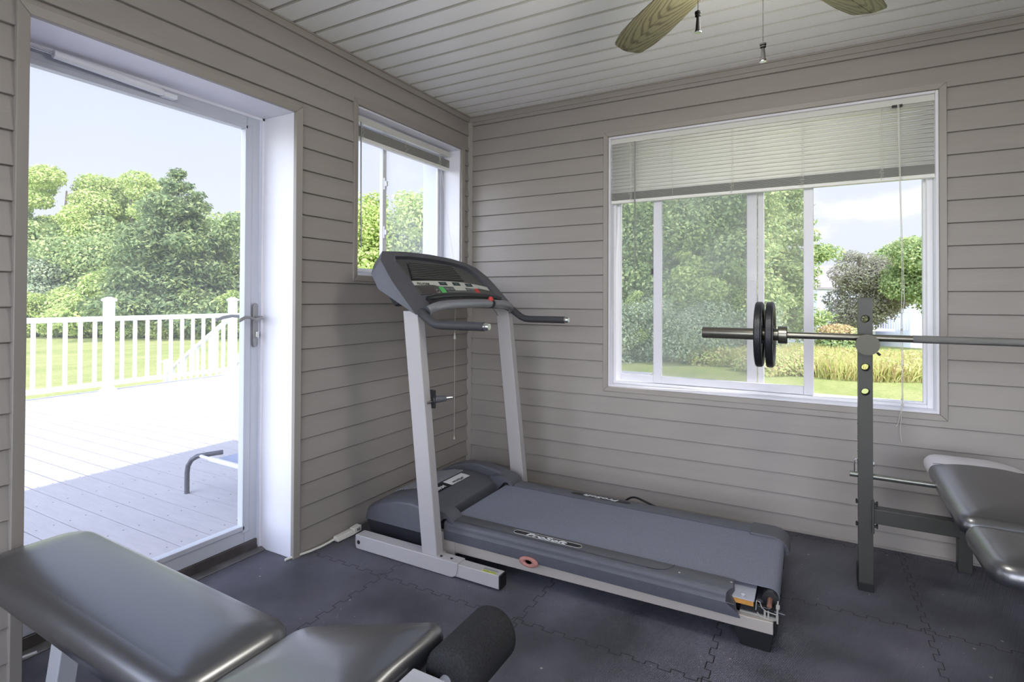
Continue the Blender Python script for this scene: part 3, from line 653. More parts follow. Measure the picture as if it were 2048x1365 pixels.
b = MB(); b.tube([(1.918, -1.09, .135), (1.948, -1.09, .133)], .004, 8); b.tube([(1.868, -1.086, .138), (1.905, -1.086, .138)], .0018, 8); b.tube([(1.932, -1.084, .128), (1.939, -1.084, .128)], .009, 10); each(b, 'tension_bolt', M_DARKMETAL, tm)
b = MB(); b.tube([(1.822, -1.085, .159), (1.822, -1.085, .164)], .008, 6); b.build('deck_bolt', M_CHROME, tm, smooth=20)
# faded oval plastic bumper on the near rail
b = MB(); prof = []
for i in range(17):
    a = 2*PI*i/16; prof.append((.68+.34*math.cos(a)*1.0, -.008*math.sin(a)))
b.lathe([(r_, h_) for r_, h_ in prof], (0, 0, 0), 'y', 40, sx=.042, sy=.0205)
b.v = [(x+1.035, y-1.129, z+.104) for x, y, z in b.v]; b.build('side_roller', M_PINK, tm)
b = MB(); b.lathe([(.55, 0), (.55, .004)], (0, 0, 0), 'y', 30, sx=.042, sy=.0205); b.v = [(x+1.035, y-1.127, z+.104) for x, y, z in b.v]; b.build('side_roller_core', mat('rust_dark', (96, 62, 54), .7), tm)
# motor hood
def hood():
    xs = [(.128, .145), (.150, .158), (.22, .188), (.32, .212), (.40, .217), (.47, .208), (.53, .192), (.556, .180), (.562, .160)]
    ysec = [(-1.092, -1.0), (-1.084, -.55), (-1.066, -.06), (-.80, 0), (-.60, 0), (-.585, 0)]
    b = MB(); rows = []
    for x, z in xs:
        zz = z-.012
        rows.append([(x-.004, -1.092, .086), (x, -1.083, zz-.006), (x, -1.074, zz+.002), (x, -1.05, zz+.010), (x, -.90, z+.002), (x, -.75, z+.004), (x, -.60, z+.002), (x, -.52, z-.02), (x, -.50, .086)])
    m = len(rows[0]); v = [p for r_ in rows for p in r_]
    f = [(i*m+j, i*m+j+1, (i+1)*m+j+1, (i+1)*m+j) for i in range(len(rows)-1) for j in range(m-1)]
    f += [tuple(range(m)), tuple((len(rows)-1)*m+j for j in range(m))[::-1]]
    b.add(v, f); return b.build('motor_hood', M_TDARK, tm, bevel=.005, seg=3, smooth=40)
hd = hood()
b = MB(); b.hexa([(.150, -1.076, .016), (.555, -1.076, .020), (.555, -.51, .020), (.150, -.51, .016)], [(.128, -1.087, .086), (.560, -1.087, .086), (.560, -.505, .086), (.128, -.505, .086)]); b.build('motor_pan', M_TDARK2, tm, bevel=.004)
# hood ridge on the far side
b = MB(); top = [(.14, .160), (.20, .192), (.28, .226), (.36, .243), (.42, .244), (.50, .236), (.56, .222), (.60, .213)]
b.prism([(x, -.535, z) for x, z in top]+[(.60, -.535, .10), (.14, -.535, .10)], (0, .075, 0)); b.build('hood_side_ridge', M_TDARK, hd, bevel=.012, seg=4, smooth=50)
# fairings that roll over the rail starts
for yo, yi in ((-1.118, -1.038), (-.58, -.470)):
    b = MB(); lo, hi = min(yo, yi), max(yo, yi)
    pr = [(.585, .216), (.612, .217), (.636, .212), (.655, .202), (.668, .188), (.674, .172), (.665, .162), (.654, .178), (.640, .190), (.622, .185), (.600, .160), (.560, .120), (.54, .120), (.54, .205)]
    b.prism([(x-.015, lo, z) for x, z in pr], (0, hi-lo, 0)); b.build('rail_fairing', M_TDARK, hd, bevel=.002, smooth=45)
def hz(x):
    xs = [(.128, .145), (.150, .158), (.22, .188), (.32, .212), (.40, .217), (.47, .208), (.53, .192)]
    for (a, za), (c, zc) in zip(xs[:-1], xs[1:]):
        if a <= x <= c: return za+(zc-za)*(x-a)/(c-a)
    return .2
b = MB()
for i in range(13):
    x = .185+i*.0150
    if i > 12: break
    y0v = -.945+ .0; y1v = -.61
    if x > .372: y1v = -.80
    b.hexa([(x, y0v, hz(x)+.0050), (x+.005, y0v, hz(x+.005)+.0050), (x+.005, y1v, hz(x+.005)+.0050), (x, y1v, hz(x)+.0050)], [(x, y0v, hz(x)+.0105), (x+.005, y0v, hz(x+.005)+.0105), (x+.005, y1v, hz(x+.005)+.0105), (x, y1v, hz(x)+.0105)])
b.build('hood_vents', mat('vent_rib', (150, 152, 160), .5), hd, smooth=0)
b = MB(); b.hexa([(.383, -.96, hz(.383)+.003), (.442, -.96, hz(.442)+.003), (.442, -.66, hz(.442)+.003), (.383, -.66, hz(.383)+.003)], [(.383, -.96, hz(.383)+.006), (.442, -.96, hz(.442)+.006), (.442, -.66, hz(.442)+.006), (.383, -.66, hz(.383)+.006)]); b.build('hood_badge', M_BLACK, hd)
b = MB(); b.hexa([(.388, -.815, hz(.388)+.005), (.444, -.815, hz(.444)+.006), (.444, -.655, hz(.444)+.006), (.388, -.655, hz(.388)+.005)], [(.388, -.815, hz(.388)+.0075), (.444, -.815, hz(.444)+.0085), (.444, -.655, hz(.444)+.0085), (.388, -.655, hz(.388)+.0075)]); b.build('hood_label', M_LABEL, hd)
text('hood_brand', 'PRO-FORM', .036, M_LABEL, hd, (.437, -1.03, hz(.44)+.0098), (0, 1, 0), (-1, 0, .02), depth=.0003, shear=.2, bold=.0008, sx=.95)
text('hood_model', 'xPSeries', .026, M_BLACK, hd, (.426, -.70, hz(.43)+.0105), (0, -1, 0), (1, 0, -.04), depth=.0002, shear=.2, bold=.0004)
# storage latch on the near upright
b = MB(); b.box(.556, .590, -1.1585, -1.150, .675, .755); b.box(.560, .582, -1.152, -1.146, .73, .75); lt = b.build('latch_plate', M_BLACK, tm, bevel=.003)
b = MB(); b.tube([(.572, -1.150, .712), (.592, -1.128, .712), (.612, -1.106, .714)], .015, 16, radii=[.018, .015, .012]); b.build('latch_barrel', M_TDARK, lt)
b = MB(); b.tube([(.610, -1.106, .714), (.628, -1.084, .715)], .0065, 12); b.tube([(.570, -1.19, .703), (.575, -1.160, .706)], .0055, 10); each(b, 'latch_pin', M_CHROME, lt)
# console shell
outer = [(-1.237,0),(-1.242,.2),(-1.222,.325),(-1.168,.383),(-1.0,.398),(-.80,.398),(-.62,.385),(-.50,.362),(-.42,.327),(-.368,.26),(-.345,.15),(-.327,0),(-.43,0),(-.45,.074),(-.60,.092),(-.77,.098),(-.95,.092),(-1.085,.074),(-1.119,0)]
inner = [(-1.108,.118),(-1.108,.2),(-1.116,.325),(-1.098,.358),(-.98,.368),(-.80,.366),(-.63,.352),(-.53,.335),(-.47,.29),(-.435,.22),(-.425,.16),(-.425,.120),(-.43,.116),(-.45,.113),(-.60,.120),(-.77,.124),(-.95,.121),(-1.085,.115),(-1.106,.116)]
b = MB(); n = len(outer); BK = -.075
fo = [K(y, s, 0) for y, s in outer]; fi = [K(y, s, 0) for y, s in inner]; fr_ = [K(y, s, -.022) for y, s in inner]
bo = [K(-.80+(y+.80)*(1.03 if s > .15 else 1), s-.02 if s > .3 else s+(.02 if s < .05 else .012), BK*min(1, .12+s/.17)) for y, s in outer]
v = fo+fi+fr_+bo; f = []
for i in range(n):
    j = (i+1) % n
    f += [(i, j, n+j, n+i), (n+i, n+j, 2*n+j, 2*n+i), (3*n+i, 3*n+j, j, i)]
f.append(tuple(2*n+i for i in range(n))[::-1]); f.append(tuple(3*n+i for i in range(n)))
b.add(v, f); cs = b.build('console', M_TDARK, tm, bevel=.006, seg=3, smooth=40)
b = MB(); b.prism([K(-1.17, .125, -.06), K(-1.17, .29, -.06), K(-1.15, .25, -.125), K(-1.15, .15, -.125)], (0, .75, 0)); b.build('console_back', M_TDARK2, cs, bevel=.01, seg=3)
def plate(y0, y1, s0, s1, off, th, m, name, par=cs, top=None, bevel=0):
    b = MB(); q = [(y0, s0), (y1, s0), (y1, s1), (y0, s1)] if top is None else top
    b.prism([K(y, s, off) for y, s in q], Nn*th); return b.build(name, m, par, bevel=bevel)
# fan grille
plate(0, 0, 0, 0, -.020, .004, M_CFACE, 'upper_panel', top=[(-1.105, .205), (-1.106, .318), (-1.085, .348), (-.98, .358), (-.80, .356), (-.64, .343), (-.545, .326), (-.485, .285), (-.45, .215), (-.47, .190), (-.60, .212), (-.77, .222), (-.95, .215)])
plate(0, 0, 0, 0, -.016, .002, M_BLACK, 'fan_grille_recess', top=[(-1.080, .213), (-1.02, .332), (-.66, .322), (-.632, .228), (-.77, .232), (-.95, .225)])
b = MB()
for i in range(9):
    s0 = .226+i*.0122; t = (s0-.215)/.115
    ya_, yb2 = -1.072+.055*t, -.640-.02*t
    b.prism([K(ya_, s0, -.0135), K(ya_, s0+.001, -.001), K(ya_, s0+.0035, -.001), K(ya_, s0+.003, -.0135)], (0, yb2-ya_, 0))
b.build('fan_grille_louvres', mat('louvre_grey', (96, 98, 96), .4), cs, smooth=0)
# control panel
plate(0, 0, 0, 0, -.018, .012, M_CFACE, 'control_panel', top=[(-1.104, .122), (-1.100, .175), (-.95, .186), (-.90, .188), (-.77, .190), (-.60, .183), (-.46, .166), (-.434, .150), (-.434, .124), (-.60, .126), (-.77, .130), (-.95, .127)])
st = []
for y in np.linspace(-1.098, -.455, 14):
    u_ = (y+.80)/.34; st.append((float(y), .213-.030*u_*u_*(1 if y > -.8 else .38)))
lo_ = [(y, s-(.026 if y < -.93 or y > -.6 else .036)) for y, s in st]
b = MB(); b.prism([K(y, s, -.016) for y, s in st+lo_[::-1]], Nn*.012); b.build('display_strip', M_SILVERPANEL, cs)
for i, (yc) in enumerate((-.862, -.745, -.632)):
    sc_ = .197-(.002 if i == 0 else .001 if i == 1 else .006)
    plate(yc-.032, yc+.032, sc_-.011, sc_+.011, -.004, .0008, M_BLACK, 'display_bezel'); plate(yc-.022, yc+.022, sc_-.007, sc_+.007, -.0032, .0006, M_LCD, 'display'); plate(yc-.008, yc+.010, sc_-.002, sc_+.003, -.0026, .0003, M_LCDG, 'display_digits')
plate(-.790, -.690, .152, .176, -.005, .0012, M_SILVERPANEL, 'program_label')
plate(-.918, -.880, .128, .172, -.006, .003, M_GREEN, 'start_button', bevel=.001)
plate(-.605, -.570, .128, .168, -.006, .003, M_RED, 'stop_button', bevel=.001)
b = MB()
for i in range(9):
    yc = -.862+i*.0285; b.prism([K(yc, .128, -.006), K(yc+.024, .128, -.006), K(yc+.024, .146, -.006), K(yc, .146, -.006)], Nn*.0025)
for yc in (-.872, -.832, -.680, -.642): b.prism([K(yc, .153, -.006), K(yc+.034, .153, -.006), K(yc+.034, .168, -.006), K(yc, .168, -.006)], Nn*.0025)
b.build('keypad', M_BTN, cs, smooth=0)
plate(-1.075, -.96, .130, .168, -.006, .001, mat('workout_chart', (74, 66, 68), .4), 'workout_chart')
b = MB(); c_ = K(-.945, .145, -.006); ring_ = [c_ + Vector((0, 1, 0))*.014*math.cos(a) + A_*.014*math.sin(a) for a in [2*PI*i/18 for i in range(18)]]; b.prism(ring_, Nn*.002); jk = b.build('headphone_jack', M_CHROME, cs)
b = MB(); c_ = K(-.945, .145, -.0038); ring_ = [c_ + Vector((0, 1, 0))*.006*math.cos(a) + A_*.006*math.sin(a) for a in [2*PI*i/14 for i in range(14)]]; b.prism(ring_, Nn*.0005); b.build('jack_hole', M_BLACK, jk)
text('console_brand', 'PRO-FORM', .0185, M_BLACK, cs, K(-1.072, .183, -.0035), (0, 1, 0), A_, depth=.0002, shear=.2, sx=1.0, bold=.0004)
text('console_series', 'CROSSWALK', .008, M_LABELG, cs, K(-.555, .176, -.0035), (0, 1, -.06), A_, depth=.0001, shear=.2)
# lower tray lip
b = MB(); b.tube([K(y, .080+.022*(1-((y+.775)/.33)**2), .012) for y in np.linspace(-1.095, -.445, 17)], .019, 14, radii=[.012]+[.018]*15+[.012]); b.build('console_lip', M_BLACKGLOSS, cs)
# crossbar with pulse grips
b = MB(); b.tube([K(y, .014+.016*(1-((y+.775)/.38)**2), .002+.033*(1-abs((y+.775)/.38)**10)) for y in np.linspace(-1.150, -.400, 25)], .0215, 16); cb = b.build('crossbar', mat('crossbar_grey', (150, 152, 158), .25, .55), tm)
b = MB(); yk = -.640; b.tube([K(yk, .026, .035)+Vector((0, 0, 0)), K(yk+.020, .026, .035)], .0235, 16); kb = b.build('key_clip_band', M_BLACK, cb)
b = MB(); b.lathe([(.001, -.013), (.010, -.010), (.013, 0), (.010, .010), (.001, .013)], K(yk-.006, .038, .056), 'y', 16, sy=1.25); b.build('safety_key', M_RED, kb)
b = MB(); b.tube([K(yk+.005, .005, .03), K(yk+.006, -.03, .03), K(yk+.002, -.05, .03)], .0012, 6); b.build('key_string', M_BLACK, kb)
# side handles
for yc, nm in ((-1.190, 0), (-.368, 1)):
    pts = [(.530, yc, 1.098), (.552, yc, 1.082), (.575, yc, 1.065), (.596, yc, 1.052), (.618, yc, 1.044), (.645, yc, 1.041), (.70, yc, 1.041), (.86, yc, 1.041)]
    b = MB(); b.tube(pts, .0185, 14); ha = b.build('handrail', mat('handle_foam', (62, 62, 66), .6, bump=.2, bscale=300), tm)
    b = MB(); b.tube([(.858, yc, 1.041), (.876, yc, 1.041), (.884, yc, 1.041)], .0165, 16, radii=[.0165, .0165, .013]); b.build('handrail_end_cap', M_CHROME, ha)
# power cord behind
b = MB(); b.tube([(1.12+i*.02, -.36+.04*math.sin(i*.5), .05+.11*math.sin(PI*i/16)) for i in range(17)], .005, 8); b.build('power_cord', M_BLACK, tm)

# =================================================================== WEIGHT BENCH (right)
wb = thing('weight_bench', 'black padded weight bench with holed steel bar posts below the wide window', 'weight bench', (2.60, -.55, 0))
PX = (2.2135, 2.99); PY0, PY1 = -.495, -.445; HOLES = (1.080, .984, .887, .789)
def post(xc):
    b = MB(); w = .0245; x0, x1 = xc-w, xc+w; r_ = .0135; seg = 20
    zz = [0.03]; 
    for h in sorted(HOLES): zz += [h-w, h+w]
    zz.append(1.165)
    for yy in (PY0, PY1):
        for a, c in zip(zz[:-1], zz[1:]):
            hit = [h for h in HOLES if a < h < c and abs(h-w-a) < 1e-6]
            if not hit: b.add([(x0, yy, a), (x1, yy, a), (x1, yy, c), (x0, yy, c)], [(0, 1, 2, 3)])
            else:
                h = hit[0]; cc = [(xc+r_*math.cos(2*PI*k/seg+PI/4), h+r_*math.sin(2*PI*k/seg+PI/4)) for k in range(seg)]
                sq = []
                for k in range(seg):
                    t = 2*PI*k/seg+PI/4; ct, st_ = math.cos(t), math.sin(t); m_ = max(abs(ct), abs(st_)); sq.append((xc+w*ct/m_, h+w*st_/m_))
                b.add([(x, yy, z) for x, z in cc]+[(x, yy, z) for x, z in sq], [(k, (k+1) % seg, seg+(k+1) % seg, seg+k) for k in range(seg)])
    for h in HOLES:
        cc = [(xc+r_*math.cos(2*PI*k/seg+PI/4), h+r_*math.sin(2*PI*k/seg+PI/4)) for k in range(seg)]
        b.add([(x, PY0, z) for x, z in cc]+[(x, PY0+.003, z) for x, z in cc], [(k, (k+1) % seg, seg+(k+1) % seg, seg+k) for k in range(seg)])
        b.add([(x, PY1, z) for x, z in cc]+[(x, PY1-.003, z) for x, z in cc], [(k, (k+1) % seg, seg+(k+1) % seg, seg+k) for k in range(seg)])
    b.add([(x0, PY0, .03), (x0, PY1, .03), (x0, PY1, 1.165), (x0, PY0, 1.165)], [(0, 1, 2, 3)]); b.add([(x1, PY0, .03), (x1, PY1, .03), (x1, PY1, 1.165), (x1, PY0, 1.165)], [(0, 1, 2, 3)])
    b.add([(x0, PY0, 1.165), (x1, PY0, 1.165), (x1, PY1, 1.165), (x0, PY1, 1.165)], [(0, 1, 2, 3)]); b.add([(x0, PY0, .03), (x1, PY0, .03), (x1, PY1, .03), (x0, PY1, .03)], [(0, 1, 2, 3)])
    me = b.build('post', M_RACK, wb, smooth=0)
    bm = bmesh.new(); bm.from_mesh(me.data); bmesh.ops.remove_doubles(bm, verts=bm.verts, dist=1e-5); bmesh.ops.recalc_face_normals(bm, faces=bm.faces); bm.to_mesh(me.data); bm.free()
    bv = me.modifiers.new('bevel', 'BEVEL'); bv.width = .003; bv.segments = 2; bv.limit_method = 'ANGLE'; bv.angle_limit = R(50)
    c = MB(); c.box(x0-.002, x1+.002, PY0-.002, PY1+.002, 0, .032); c.box(x0-.004, x0-.001, PY0+.01, PY1+.02, .01, .09); c.build('post_foot', M_BLACK, me, bevel=.002)
    # j hook with round end disc
    c = MB(); c.tube([(xc, PY1+.006, .984), (xc, -.585, .984)], .0105, 14); c.tube([(xc, -.583, .984), (xc, -.590, .984)], .040, 36); c.build('bar_hook', mat('hook_disc', (92, 90, 80), .45, .3, var=.04), me)
    c = MB(); c.tube([(xc+.030, -.588, .956), (xc+.040, -.588, .946)], .0045, 8); c.build('hook_pin', M_DARKMETAL, me)
    return me
post(PX[0]); post(PX[1])
b = MB(); b.box(2.238, 2.966, -.495, -.445, .272, .330); b.build('cross_beam', M_RACK, wb, bevel=.003)
b = MB(); b.box(2.232, 2.2415, -.505, -.435, .235, .365); b.box(2.9595, 2.968, -.505, -.435, .235, .365); each(b, 'beam_plate', M_RACK, wb, bevel=.002)
b = MB()
for zz in (.255, .345):
    b.tube([(2.180, -.472, zz), (2.254, -.472, zz)], .0055, 8)
    for xx in (2.181, 2.250): b.tube([(xx, -.472, zz), (xx+.005, -.472, zz)], .010, 6)
each(b, 'frame_bolt', M_BLACK, wb, smooth=20)
b = MB(); b.tube([(2.160, -.470, .452), (2.98, -.470, .446)], .0115, 14); rod = b.build('support_rod', mat('zinc_steel', (128, 128, 122), .3, .8), wb)
b = MB(); b.tube([(2.1765, -.470, .452), (2.1765, -.470, .505), (2.179, -.470, .512), (2.186, -.470, .513), (2.1885, -.470, .505), (2.1885, -.470, .452)], .0022, 8); b.build('safety_pin', M_CHROME, rod)
b = MB()
for h in (.55, .60, .66): b.tube([(2.186, -.47, h), (2.192, -.47, h)], .005, 8)
b.tube([(2.238, -.47, .50), (2.244, -.47, .50)], .009, 8); each(b, 'post_rivet', M_CHROME, wb)
b = MB(); b.box(2.565, 2.625, -.62, -.40, .262, .272); b.box(2.57, 2.62, -1.15, -.10, .330, .385); b.box(2.57, 2.62, -1.13, -1.08, .03, .34); b.box(2.42, 2.77, -1.13, -1.08, 0, .035); b.box(2.57, 2.62, -.12, -.08, .0, .34); b.build('bench_spine', M_RACK, wb, bevel=.003)
b = MB(); b.box(2.505, 2.56, -.496, -.444, .262, .335); b.lathe([(.006, 0), (.006, -.012)], (2.535, -.47, .262), 'z', 10); b.build('beam_sleeve', M_RACK, wb, bevel=.002)

def pad(name, outline, zfun, th, mats, parent, rnd=.02, crown=.008, split=None, wrinkle=None, underside=True):
    """upholstered pad: 2-D outline (x,y), rounded edge, crowned top. zfun(x,y)=top height"""
    cx = sum(p[0] for p in outline)/len(outline); cy = sum(p[1] for p in outline)/len(outline)
    n = len(outline); rings = []
    prof = [(0.0, 0.0), (0.35, 0.0), (0.62, 0.0), (0.80, 0.0), (.90, 0.0)]
    def inset(f): return [(cx+(x-cx)*f, cy+(y-cy)*f) for x, y in outline]
    def off(d):  # inset by absolute distance d
        out = []
        for i in range(n):
            p0, p1, p2 = outline[i-1], outline[i], outline[(i+1) % n]
            e1 = Vector((p1[0]-p0[0], p1[1]-p0[1])); e2 = Vector((p2[0]-p1[0], p2[1]-p1[1]))
            n1 = Vector((-e1.y, e1.x)).normalized(); n2 = Vector((-e2.y, e2.x)).normalized(); m_ = (n1+n2).normalized()
            s_ = 1 if (Vector((cx, cy))-Vector(p1)).dot(m_) > 0 else -1
            out.append((p1[0]+m_.x*s_*d, p1[1]+m_.y*s_*d))
        return out
    base = off(rnd)
    X0, X1 = min(p[0] for p in base), max(p[0] for p in base); Y0, Y1 = min(p[1] for p in base), max(p[1] for p in base)
    def spine(x, y):
        if X1-X0 > Y1-Y0: h = (Y1-Y0)/2; return (min(max(x, X0+h), X1-h), (Y0+Y1)/2)
        h = (X1-X0)/2; return ((X0+X1)/2, min(max(y, Y0+h), Y1-h))
    SP = [spine(x, y) for x, y in base]
    ctr = lambda f: [(sx_+(x-sx_)*f, sy_+(y-sy_)*f) for (x, y), (sx_, sy_) in zip(base, SP)]
    levels = []
    for f in (.12, .25, .38, .5, .62, .74, .84, .92, .97): levels.append((ctr(f), crown*(1-f**2.6)))
    NL0 = len(levels)
    levels.append((base, 0))
    for a in (18, 36, 54, 72, 90): levels.append((off(rnd*(1-math.sin(R(a)))), -rnd*(1-math.cos(R(a)))))
    levels.append((off(0), -(th-rnd*.6))); levels.append((off(.004), -(th-.003))); levels.append((off(.012), -th))
    v = [(cx, cy, zfun(cx, cy)+crown)]; f = []; mi = []; levels.insert(0, (SP, crown)); NL0 += 1
    for li, (ps, dz) in enumerate(levels):
        for k, (x, y) in enumerate(ps):
            z = zfun(x, y)+dz
            if wrinkle and NL0 <= li <= NL0+5:
                z += wrinkle*math.sin(k*2.3+x*190+y*150)*(li-NL0+1)/6
            v.append((x, y, z))
    for li in range(len(levels)-1):
        for k in range(n):
            a = 1+li*n; f.append((a+k, a+n+k, a+n+(k+1) % n, a+(k+1) % n))
    a = 1+(len(levels)-1)*n; f.append(tuple(a+k for k in range(n))[::-1])
    b = MB(); b.add(v, f)
    if split:
        b.m = [1 if split(sum(v[i][0] for i in fc)/len(fc), sum(v[i][1] for i in fc)/len(fc)) else 0 for fc in f]
    o = b.build(name, mats, parent, smooth=0)
    bm = bmesh.new(); bm.from_mesh(o.data); bmesh.ops.remove_doubles(bm, verts=bm.verts, dist=.0004); bmesh.ops.recalc_face_normals(bm, faces=bm.faces); bm.to_mesh(o.data); bm.free(); o.data.shade_smooth()
    return o
def rr(x0, x1, y0, y1, r_, n=6, step=.03):
    """rounded rectangle outline resampled"""
    if not isinstance(r_, (tuple, list)): r_ = (r_,)*4
    cs_ = [(x1-r_[0], y0+r_[0], -90, r_[0]), (x1-r_[1], y1-r_[1], 0, r_[1]), (x0+r_[2], y1-r_[2], 90, r_[2]), (x0+r_[3], y0+r_[3], 180, r_[3])]
    pts = []
    for x, y, a, q in cs_: pts += [(x+q*math.cos(R(a+90*i/n)), y+q*math.sin(R(a+90*i/n))) for i in range(n+1)]
    out = []
    for p, q in zip(pts, pts[1:]+pts[:1]):
        d = math.dist(p, q); k = max(1, int(d/step)); out += [(p[0]+(q[0]-p[0])*i/k, p[1]+(q[1]-p[1])*i/k) for i in range(k)]
    return out
# back pad with a grey head panel, tapered far end
oa = rr(2.437, 2.763, -.86, -.165, (.045, .15, .06, .045), step=.02)
zA = lambda x, y: .468+.040*(y+.86)/.70
bp_ = pad('back_pad', oa, zA, .058, M_TWOTONE, wb, rnd=.034, crown=.012, wrinkle=.0012)
b = MB(); b.tube([(2.452+.0115*i, -.335, zA(0, -.335)+.0015+.004*math.sin(PI*min(1, i/25))) for i in range(26)], .0011, 5); b.build('stitched_seam', M_LEATHER, bp_)
b = MB(); b.box(2.52, 2.68, -.82, -.22, .395, .412); b.build('back_pad_board', M_BLACK, bp_)
b = MB(); b.hexa([(2.57, -.8, .385), (2.62, -.8, .385), (2.62, -.25, .385), (2.57, -.25, .385)], [(2.57, -.8, .40), (2.62, -.8, .40), (2.62, -.25, .42), (2.57, -.25, .42)]); b.build('pad_bracket', M_RACK, bp_)
ob = rr(2.44, 2.76, -1.20, -.875, (.06, .05, .05, .06), step=.02)
pad('seat_pad', ob, lambda x, y: .462+.0*(y+1), .060, M_LEATHER, wb, rnd=.034, crown=.012, wrinkle=.0012)
b = MB(); b.box(2.53, 2.67, -1.17, -.90, .385, .405); b.build('seat_board', M_BLACK, wb)

# =================================================================== BARBELL AND PLATES
YBAR, ZBAR = -.540, 1.0085
bb = thing('barbell', 'long steel barbell resting across the hooks of the bench posts', 'barbell', (1.60, YBAR, ZBAR))
b = MB(); b.tube([(1.93, YBAR, ZBAR), (3.27, YBAR, ZBAR)], .0135, 20); b.build('shaft', M_BAR, bb)
b = MB(); b.tube([(2.36, YBAR, ZBAR), (2.84, YBAR, ZBAR)], .0145, 20); b.build('knurling', mat('knurled_steel', (150, 150, 148), .35, .9, bump=.6, bscale=900), bb)
for x0, x1, xe in ((1.601, 1.903, 1.940), (3.297, 3.60, 3.26)):
    b = MB(); b.tube([(x0-.0, YBAR, ZBAR), (x0+.003*(1 if x0 < 2 else 1), YBAR, ZBAR), (x1, YBAR, ZBAR)], .0248, 28, radii=[.0235, .0248, .0248]); b.build('sleeve', M_BAR, bb)
    c0, c1 = (1.903, 1.938) if x0 < 2 else (3.262, 3.297)
    b = MB(); b.tube([(c0, YBAR, ZBAR), (c0+.003, YBAR, ZBAR), (c1-.003, YBAR, ZBAR), (c1, YBAR, ZBAR)], .037, 28, radii=[.0345, .037, .037, .0345]); b.build('collar', M_BAR, bb)
def plate_mesh():
    b = MB(); r0 = .138; t = .0145
    pr = [(.0255, -.013), (.040, -.013), (.042, -.007), (.052, -.006), (.104, -.006), (.112, -.012), (.128, -t), (.134, -t+.001), (r0, -t+.005), (r0, t-.005), (.134, t-.001), (.128, t), (.112, .012), (.104, .006), (.052, .006), (.042, .007), (.040, .013), (.0255, .013)]
    b.lathe(pr+[pr[0]], (0, 0, 0), 'x', 64, closed=True); return b
gp = 'iron weight plates on the barbell'
t = thing('weight_plate', 'outer of the two black iron plates on the visible end of the barbell', 'weight plate', (1.832, YBAR, ZBAR), gp)
ROOT[t] = Vector((0, 0, 0)); d = plate_mesh().build('disc', M_IRON, t, smooth=30)
b = MB(); b.tube([(.0148, math.cos(a)*.131, math.sin(a)*.131) for a in [2*PI*i/64 for i in range(65)]], .0009, 5); b.build('rim_highlight', mat('pale_iron_highlight', (150, 152, 160), .35, .6), t)  # rim highlight put into the colour as a paler ring
for i, (s_, ang) in enumerate((('STANDARD', 200), ('25 LBS', 20))):
    for k_, ch in enumerate(s_):
        if ch == ' ': continue
        a = R(ang+k_*17); 
        text('raised_letter', ch, .024, mat('pale_iron_highlight', (150, 152, 160), .35, .6), t, (.0065, math.cos(a)*.070, math.sin(a)*.070), (0, -math.sin(a)*-1, math.cos(a)*1), (0, -math.cos(a), -math.sin(a)), depth=.002)
t2 = copy_tree(t); t2.location = (1.874, YBAR, ZBAR); t2['label'] = 'inner of the two black iron plates, nearest the barbell collar by the post'
for k_ in range(2):
    t3 = copy_tree(t); t3.location = ((3.368, 3.326)[k_], YBAR, ZBAR); t3['label'] = ('outer', 'inner')[k_]+' black iron plate on the far right end of the barbell beyond the bench'

# =================================================================== EXERCISE BENCH (left foreground)
eb = thing('exercise_bench', 'black vinyl exercise bench with foam leg rollers in the left foreground', 'exercise bench', (.85, -2.345, 0))
BY = -2.345
o1 = rr(.035, 1.00, BY-.148, BY+.135, (.062, .062, .09, .08), step=.02)
z1f = lambda x, y: .452-.030*(x/1.0)
pad('back_pad', o1, z1f, .068, M_LEATHER, eb, rnd=.042, crown=.010)
o2 = []
for x, y in rr(0, .40, -.15, .15, (.048, .048, .06, .06), step=.02):
    wv = .86+.16*x/.40; o2.append((1.01+x, BY+.005+y*wv))
z2f = lambda x, y: .420+.115*((x-1.01)/.40) if x > 1.01 else .420
pad('seat_pad', o2, z2f, .062, M_LEATHER, eb, rnd=.030, crown=.012, wrinkle=.0016)
b = MB(); b.hexa([(.12, BY-.028, .32), (1.40, BY-.028, .30), (1.40, BY+.028, .30), (.12, BY+.028, .32)], [(.12, BY-.028, .375), (1.40, BY-.028, .345), (1.40, BY+.028, .345), (.12, BY+.028, .375)]); b.build('main_beam', M_SILVER, eb, bevel=.004)
b = MB(); b.hexa([(.16, BY-.025, .045), (.22, BY-.025, .045), (.22, BY+.025, .045), (.16, BY+.025, .045)], [(.24, BY-.025, .33), (.30, BY-.025, .33), (.30, BY+.025, .33), (.24, BY+.025, .33)]); b.build('rear_leg', M_SILVER, eb, bevel=.004)
b = MB(); b.box(.165, .215, BY-.25, BY+.03, 0, .05); b.build('rear_foot_bar', M_SILVER, eb, bevel=.004)
b = MB(); b.hexa([(1.30, BY-.025, .045), (1.35, BY-.025, .045), (1.35, BY+.025, .045), (1.30, BY+.025, .045)], [(1.26, BY-.025, .31), (1.31, BY-.025, .31), (1.31, BY+.025, .31), (1.26, BY+.025, .31)]); b.build('front_leg', M_SILVER, eb, bevel=.004)
b = MB(); b.box(1.295, 1.345, BY-.24, BY+.10, 0, .05); b.build('front_foot_bar', M_SILVER, eb, bevel=.004)
b = MB(); b.hexa([(1.355, BY-.022, .30), (1.40, BY-.022, .30), (1.40, BY+.022, .30), (1.355, BY+.022, .30)], [(1.415, BY-.022, .512), (1.485, BY-.022, .512), (1.485, BY+.030, .512), (1.415, BY+.030, .512)]); b.build('leg_lever', M_SILVER, eb, bevel=.003)
b = MB(); b.tube([(1.468, BY-.24, .492), (1.468, BY+.225, .492)], .011, 12); b.build('roller_bar', M_SILVER, eb)
